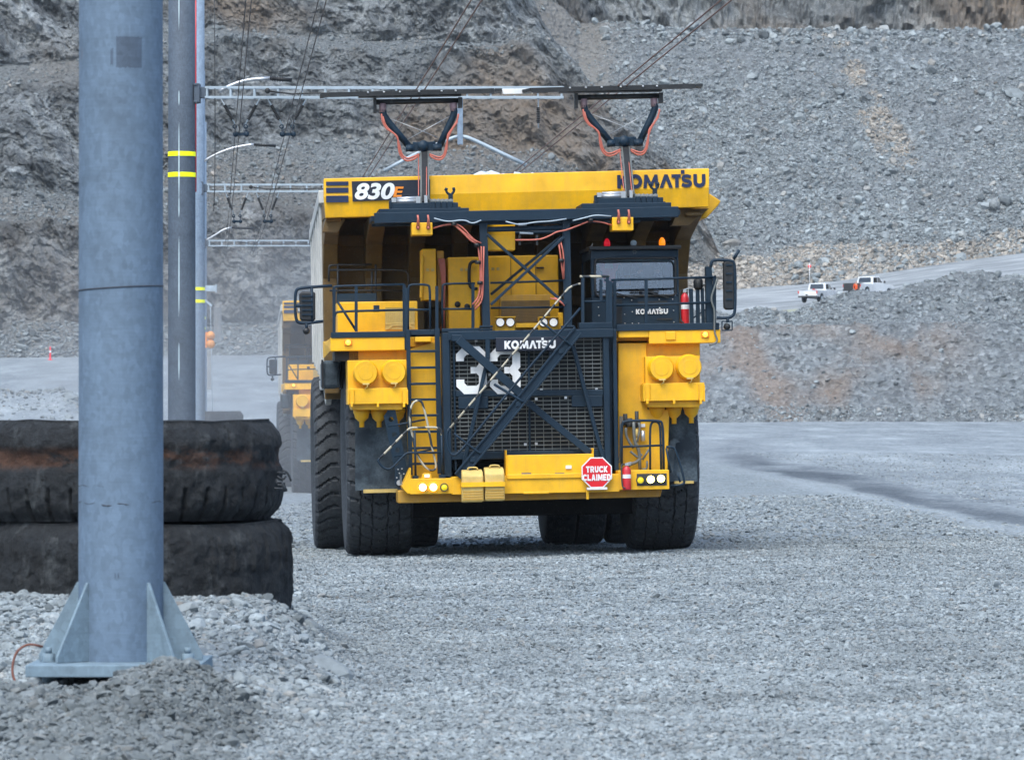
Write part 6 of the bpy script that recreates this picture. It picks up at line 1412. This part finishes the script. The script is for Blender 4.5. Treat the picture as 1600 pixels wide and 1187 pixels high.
o = MB(); a, b = at(306, 0, 140), at(306, 660, 140); tag(o.tube([(at(305.5, 300, 118)), at(305.5, -60, 118)], .03, 6).build('conduit_pipe', M['red']), 'thin dark red conduit along the right edge of the banded pole', 'conduit')
# short arm, counterweight stack and signal on the far pole
c0, c1 = at(318, 450.5, 247), at(337, 450.5, 247); o = MB(); o.box(c0.x, c1.x, 246.8, 247.2, c0.z-.17, c0.z+.17); o.box(c1.x, c1.x+.06, 246.7, 247.3, c0.z-.25, c0.z+.25); o.bar(at(318, 467, 247), at(331, 478, 247), .12); tag(o.build('pulley_arm', G), 'short grey pulley arm on the far pole', 'bracket')
o = MB(); c0 = at(340, 479, 252); c1 = at(340, 535, 252); n_ = 26
for k in range(n_): z_ = c1.z+(c0.z-c1.z)*k/n_; o.lathe([(0, 0), (0, .25), (.065, .25), (.065, 0)], (c0.x, 252, z_), (0, 0, 1), 14)
o.cyl((c0.x, 252, c1.z), (c0.x, 252, c0.z+.25), .02); tag(o.build('counterweight', M['concrete']), 'upper grey stack of tension weights beside the orange signal', 'counterweight', 'tension weight stacks')
o = MB(); c0 = at(326, 548, 258); c1 = at(326, 608, 258)
for k in range(n_): z_ = c1.z+(c0.z-c1.z)*k/n_; o.lathe([(0, 0), (0, .24), (.065, .24), (.065, 0)], (c0.x, 258, z_), (0, 0, 1), 14)
o.cyl((c0.x, 258, c1.z), (c0.x, 258, c0.z+1.2), .02); tag(o.build('counterweight', M['concrete']), 'lower grey stack of tension weights under the orange signal', 'counterweight', 'tension weight stacks')
c = at(329, 531, 230); t_ = empty('signal_head', c); tag(t_, 'orange two lobed signal head on the far pole', 'signal'); o = MB()
for dz in (-.24, .24): o.lathe([(-.2, 0), (-.2, .2), (-.05, .26), (.12, .24), (.2, .12), (.22, 0)], (0, 0, dz), (0, -1, 0), 18)
so_ = o.build('signal_lens', paint('orange enamel', (.72, .26, .03), .45, .1), t_); o = MB(); o.box(-.34, -.2, -.1, .2, -.45, .45); o.bar((-.5, .1, .4), (-.2, .1, .4), .05); o.bar((-.5, .1, -.4), (-.2, .1, -.4), .05); o.build('signal_mount', M['orange'], t_)
# ------------------------------------------------------------------ scrap tyre stacks
def scrap_tyre(seed, rust_lo, rust_hi, H=1.05, Ro=1.75, groove='low', top_dip=.06):
    prof = []
    nz_, nr_ = 46, 16
    for t in np.linspace(0, 1, nr_): prof.append((.55+t*(Ro-.14-.55), 0+.05*(1-t)))
    for t in np.linspace(0, 1, nz_): prof.append((Ro-.14*abs(2*t-1)**5, H*(.02+.96*t)))
    for t in np.linspace(1, 0, nr_): prof.append((.55+t*(Ro-.14-.55), H-.05*(1-t)))
    prof = np.array(prof); n_ = 520; th = np.linspace(0, 2*math.pi, n_, endpoint=False)
    RR = np.tile(prof[:, 0], (n_, 1)); Z = np.tile(prof[:, 1], (n_, 1)); T = th[:, None]+0*RR
    p_ = np.stack([RR*np.cos(T), RR*np.sin(T), Z], -1); t_ = Z/H
    rust = np.exp(-((t_-(rust_lo+rust_hi)/2)/((rust_hi-rust_lo)/2))**4)*(RR > Ro-.3)
    lumpy = fbm(p_*2.6, 5, seed)*.022+fbm(p_*9, 4, seed+5)*.02
    RR = RR+lumpy*(RR > .9)-rust*(.035+.03*fbm(p_*5, 3, seed+9))
    fr = lambda v_: v_-np.floor(v_); ph = fr(T*44/(2*math.pi)+.1*vnoise(p_*1.5, seed+2))
    zone = (t_ < .34) if groove == 'low' else (t_ > .55)
    if groove == 'low': RR -= .06*(np.abs(ph-.5) < .06)*zone*(RR > 1.3)
    else: RR += .03*(np.abs(ph-.5) < .10)*zone*np.clip(fbm(p_*.8, 2, seed+3)+.6, 0, 1)*(RR > 1.3)
    Z = Z+.03*fbm(p_*1.2, 3, seed+4)*(t_ > .8)-.0*t_
    P = np.stack([RR*np.cos(T), RR*np.sin(T), Z], -1)
    me = grid_mesh('scrap_tyre', P.transpose(1, 0, 2), None, True, {'rust': rust.T}, closed=True); return me
def tyre_thing(x, y, z, me, label, rz=0, tilt=(0, 0)):
    o = link_mesh('scrap_tyre', me, M['rubber_worn'] if not me.materials else None); o.location = (x, y, z); o.rotation_euler = (tilt[0], tilt[1], rz); return tag(o, label, 'tyre', 'scrap tyres stacked by the poles')
TX = at(450, 800, 41.3).x-1.80
tyre_thing(TX, 43, .27, scrap_tyre(5, 3, 3.1, 1.09, groove='high'), 'lower scrap tyre of the big stack, half buried in gravel', 1.0, (0, R(-.3)))
tyre_thing(TX-.08, 43, 1.37, scrap_tyre(11, .52, .72, 1.05, 1.72), 'upper scrap tyre of the big stack with rusty torn belt', 2.0, (0, R(.35)))
me = scrap_tyre(21, 3, 3.1, 1.0); xx = at(323, 650, 195).x
tyre_thing(xx, 195.2, gz1(xx, 195)-.25, me, 'lower scrap tyre of the small far stack by the poles'); tyre_thing(xx, 195.2, gz1(xx, 195)+.76, me, 'upper scrap tyre of the small far stack by the poles', .8)
o = MB()
for k in range(8): c = Vector((TX+1.62+rng.uniform(-.03, .06), 42.4+rng.uniform(-.2, .2), 1.37+rng.uniform(.32, .62))); o.tube(arc([c, c+Vector((.06, 0, rng.uniform(-.05, .05))), c+Vector((.09, .02, rng.uniform(-.12, .02)))]), .012, 5)
tag(o.build('torn_rubber', M['rubber']), 'torn rubber threads hanging from the upper scrap tyre', 'rubber scrap', kind='stuff')
# ------------------------------------------------------------------ pickups on the upper haul road
def pickup(px, Y_, rz, label, dark_bed):
    t_ = empty('pickup_truck', ((px-HX)/F*Y_, Y_, road_z(px, Y_)+.02), rz); t_.scale = (1.1, 1.1, 1.1); tag(t_, label, 'pickup truck', 'white pickup trucks on the upper haul road')
    W = M['white_car']; m_ = MB()
    side = [(-2.9, .55), (-2.9, 1.12), (-.75, 1.14), (-.75, 1.2), (1.0, 1.2), (2.55, 1.08), (2.85, .98), (2.9, .5), (2.3, .45), (2.25, .75), (1.95, .88), (1.6, .75), (1.5, .42), (-1.3, .42), (-1.4, .75), (-1.75, .88), (-2.1, .75), (-2.2, .5)]
    for s_ in (-1, 1): m_.prism([(a, b_) for a, b_ in side], s_*.95, s_*.88, 'x')
    m_.box(-.88, .88, -2.9, -2.82, .55, 1.12); m_.box(-.88, .88, -2.82, -.75, .62, .70); m_.box(-.88, .88, -.82, -.75, .70, 1.2); m_.prism([(-.75, .5), (-.75, 1.19), (1.0, 1.19), (2.5, 1.07), (2.84, .97), (2.86, .5)], -.88, .88, 'x')
    body_ = m_.build('body', W, t_, .03)
    m_ = MB(); m_.add([(s_*(.80 if z > 1.5 else .88), y, z) for s_ in (-1, 1) for y, z in ((-.75, 1.2), (-.62, 1.82), (.45, 1.86), (1.15, 1.2))], [(0, 1, 2, 3), (7, 6, 5, 4), (1, 5, 6, 2), (0, 4, 5, 1), (2, 6, 7, 3)]); m_.build('cab', W, t_, .04)
    m_ = MB()
    for s_ in (-1, 1):
        f = lambda y, z: (s_*(.885-(z-1.2)*.13+.012), y, z)
        m_.add([f(-.62, 1.28), f(-.52, 1.72), f(.02, 1.74), f(.02, 1.28)], [(0, 1, 2, 3)]); m_.add([f(.10, 1.28), f(.10, 1.74), f(.42, 1.75), (s_*.89, .88, 1.28)], [(0, 1, 2, 3)])
    m_.build('side_window', M['glass_dark'], t_)
    m_ = MB(); m_.add([(-.68, -.75-.0, 1.30), (.68, -.75, 1.30), (.62, -.66, 1.74), (-.62, -.66, 1.74)], [(0, 1, 2, 3)]); [v_ for v_ in m_.v]; m_.v = [(a, b_-.012+(1.2-1.2), c_) for a, b_, c_ in m_.v]; m_.build('rear_window', M['glass_dark'], t_)
    for s_ in (-1, 1):
        for y_ in (-1.75, 1.92):
            w_ = MB(); w_.lathe([(-.12, .2), (-.12, .36), (-.08, .40), (.08, .40), (.12, .36), (.12, .2), (.08, 0)], (s_*.82, y_, .40), (1, 0, 0), 24); wo = w_.build('wheel', M['rubber'], t_); w_ = MB(); w_.lathe([(0, .22), (.02, .18), (.03, 0)], (s_*.945, y_, .40), (s_, 0, 0), 16); w_.build('hub', M['galv'], wo)
        l_ = MB(); l_.box(s_*.955, s_*.86, -2.925, -2.85, .8, 1.05); l_.build('tail_light', M['tail'], t_)
        l_ = MB(); l_.box(s_*.95, s_*1.15, .95, 1.05, 1.25, 1.45); l_.build('door_mirror', M['dash'], t_, .03)
    m_ = MB(); m_.box(-.9, .9, -3.02, -2.9, .45, .6); m_.box(-.2, .2, -2.915, -2.9, .62, .74); m_.build('bumper', M['dash'], t_)
    m_ = MB(); m_.box(-.86, .86, -2.8, -.85, .705, .725); m_.box(-.87, .87, -2.815, -2.80, .725, 1.1)
    for s_ in (-1, 1): m_.box(s_*.87, s_*.855, -2.8, -.85, .73, 1.13)
    if dark_bed: m_.box(-.9, .9, -2.93, -2.905, .6, 1.15); m_.box(-.955, .955, -2.93, -2.6, 1.122, 1.16)
    m_.build('bed_liner', M['dash'], t_)
    m_ = MB(); m_.cyl((-.7, -.7, 1.2), (-.7, -.7, 4.2), .006, n=6); m_.build('whip_aerial', M['white'], t_); return t_
pk1 = pickup(1281, 408.5, R(-27), 'silver white pickup truck with light tailgate, left of the two', False)
pk2 = pickup(1358, 407.8, R(-38), 'white pickup truck with dark open bed, partly behind the berm', True)
# load lying in the first bed: red jerry can
o = MB(); o.box(-.18, .18, -.12, .12, 0, .4); o.box(-.1, .1, -.03, .03, .4, .48); jc = o.build('jerry_can', M['red'], None, .03); jc.matrix_world = Matrix.Translation(pk1.location) @ Matrix.Rotation(R(-27), 4, 'Z') @ Matrix.Translation((.35, -2.4, .90)); tag(jc, 'red jerry can in the bed of the left pickup', 'jerry can')
arms_dn = {'l': ((-.30, -.02, .20), (-.26, -.20, .02), (-.25, -.26, -.04)), 'r': ((.30, -.02, .20), (.26, -.20, .02), (.25, -.26, -.04))}
j, b, r = figure(False, arms_dn)
wx = (1338-HX)/F*404.9
person('person', j, b, r, [M['hivis_orange'], M['hivis_orange'], M['skin'], M['beacon_red']], pick_mat, 'worker in orange overalls standing at the tail of the dark bed pickup', Matrix.Translation((wx, 404.9, road_z(1338, 404.9)+1.2)))
# road side markers
sx = (1265-HX)/F*418; t_ = empty('marker_post', (sx, 426, road_z(1265, 426)-.1)); t_.location.x = (1265-HX)/F*426; tag(t_, 'tall thin white post with a red disc behind the left pickup', 'marker post'); o = MB(); o.cyl((0, 0, 0), (0, 0, 3.1), .035, n=8); o.build('post', M['white_car'], t_); o = MB(); o.lathe([(-.02, 0), (-.02, .17), (.02, .17), (.02, 0)], (0, 0, 2.75), (0, 1, 0), 20); o.build('disc', M['beacon_red'], t_)
yy = 396; cx_ = (78.5-HX)/F*yy; t_ = empty('delineator_post', (cx_, yy, gz1(cx_, yy))); tag(t_, 'orange delineator post standing at the foot of the left rock face', 'delineator post'); o = MB(); o.lathe([(0, 0), (0, .26), (.06, .24), (.08, .1), (.4, .09), (1.25, .07), (1.35, .05), (1.35, 0)], (0, 0, 0), (0, 0, 1), 16); o.build('post', M['beacon_red'], t_); o = MB(); o.lathe([(.75, .088), (.95, .083)], (0, 0, 0), (0, 0, 1), 16); o.build('reflective_band', M['white'], t_)
# ------------------------------------------------------------------ boulders one can point to
for k, (px, py, Y_, s, lab, mt) in enumerate(((1143, 383, 446, .95, 'large pale boulder right of the truck mirror', 'boulder'), (1455, 113, 472, .8, 'pale boulder alone high on the grey rubble slope', 'boulder'), (1196, 205, 463, .5, 'small white boulder above the truck corner', 'boulder'), (1288, 410, 446, .75, 'dark flat boulder low on the rubble slope', 'boulder'), (1583, 152, 468, 1.2, 'big grey boulder at the right edge of the slope', 'boulder'), (1084, 32, 480, 1.0, 'pale boulder on the crest of the rubble slope', 'boulder'))):
    best = np.unravel_index(np.argmin((np.abs((P2[..., 0]/P2[..., 1]*F+HX)-px)+np.abs(HY-(P2[..., 2]-CAMZ)/P2[..., 1]*F-py))), P2.shape[:2]); c = P2[best]
    o = rock_mesh('boulder', [((0, 0, 0), s)], M['boulder']); o.location = (c[0], c[1], c[2]+s*.2); o.scale = (1.15, .9, .8); tag(o, lab, 'boulder')
# ------------------------------------------------------------------ air: thin haze, and dust thrown up behind the trucks
def vol(name, c, density):
    m_ = bpy.data.materials.new(name); m_.use_nodes = True; n_ = m_.node_tree.nodes; n_.remove(n_['Principled BSDF'])
    pv = n_.new('ShaderNodeVolumePrincipled'); pv.inputs['Color'].default_value = rgb(c); pv.inputs['Density'].default_value = density; pv.inputs['Anisotropy'].default_value = .2
    m_.node_tree.links.new(pv.outputs[0], n_['Material Output'].inputs['Volume']); return m_
hz = MB(); hz.box(-460, 460, -360, 640, -4, 130); tag(hz.build('haze', vol('thin haze', (.9, .95, 1), .0001)), kind='stuff')
def dust(c, r_, d_):
    bm = bmesh.new(); bmesh.ops.create_icosphere(bm, subdivisions=4, radius=1); me = bpy.data.meshes.new('dust_cloud')
    for v_ in bm.verts: v_.co = Vector((v_.co.x*r_[0], v_.co.y*r_[1], v_.co.z*r_[2]))
    bm.to_mesh(me); bm.free(); o = link_mesh('dust_cloud', me, vol('road dust', (.9, .9, .9), d_)); o.location = c; tag(o, kind='stuff')
dust((-5.5, 116, 1.5), (9, 24, 6.5), .0065); dust((-9, 190, 3), (22, 60, 9), .0016)
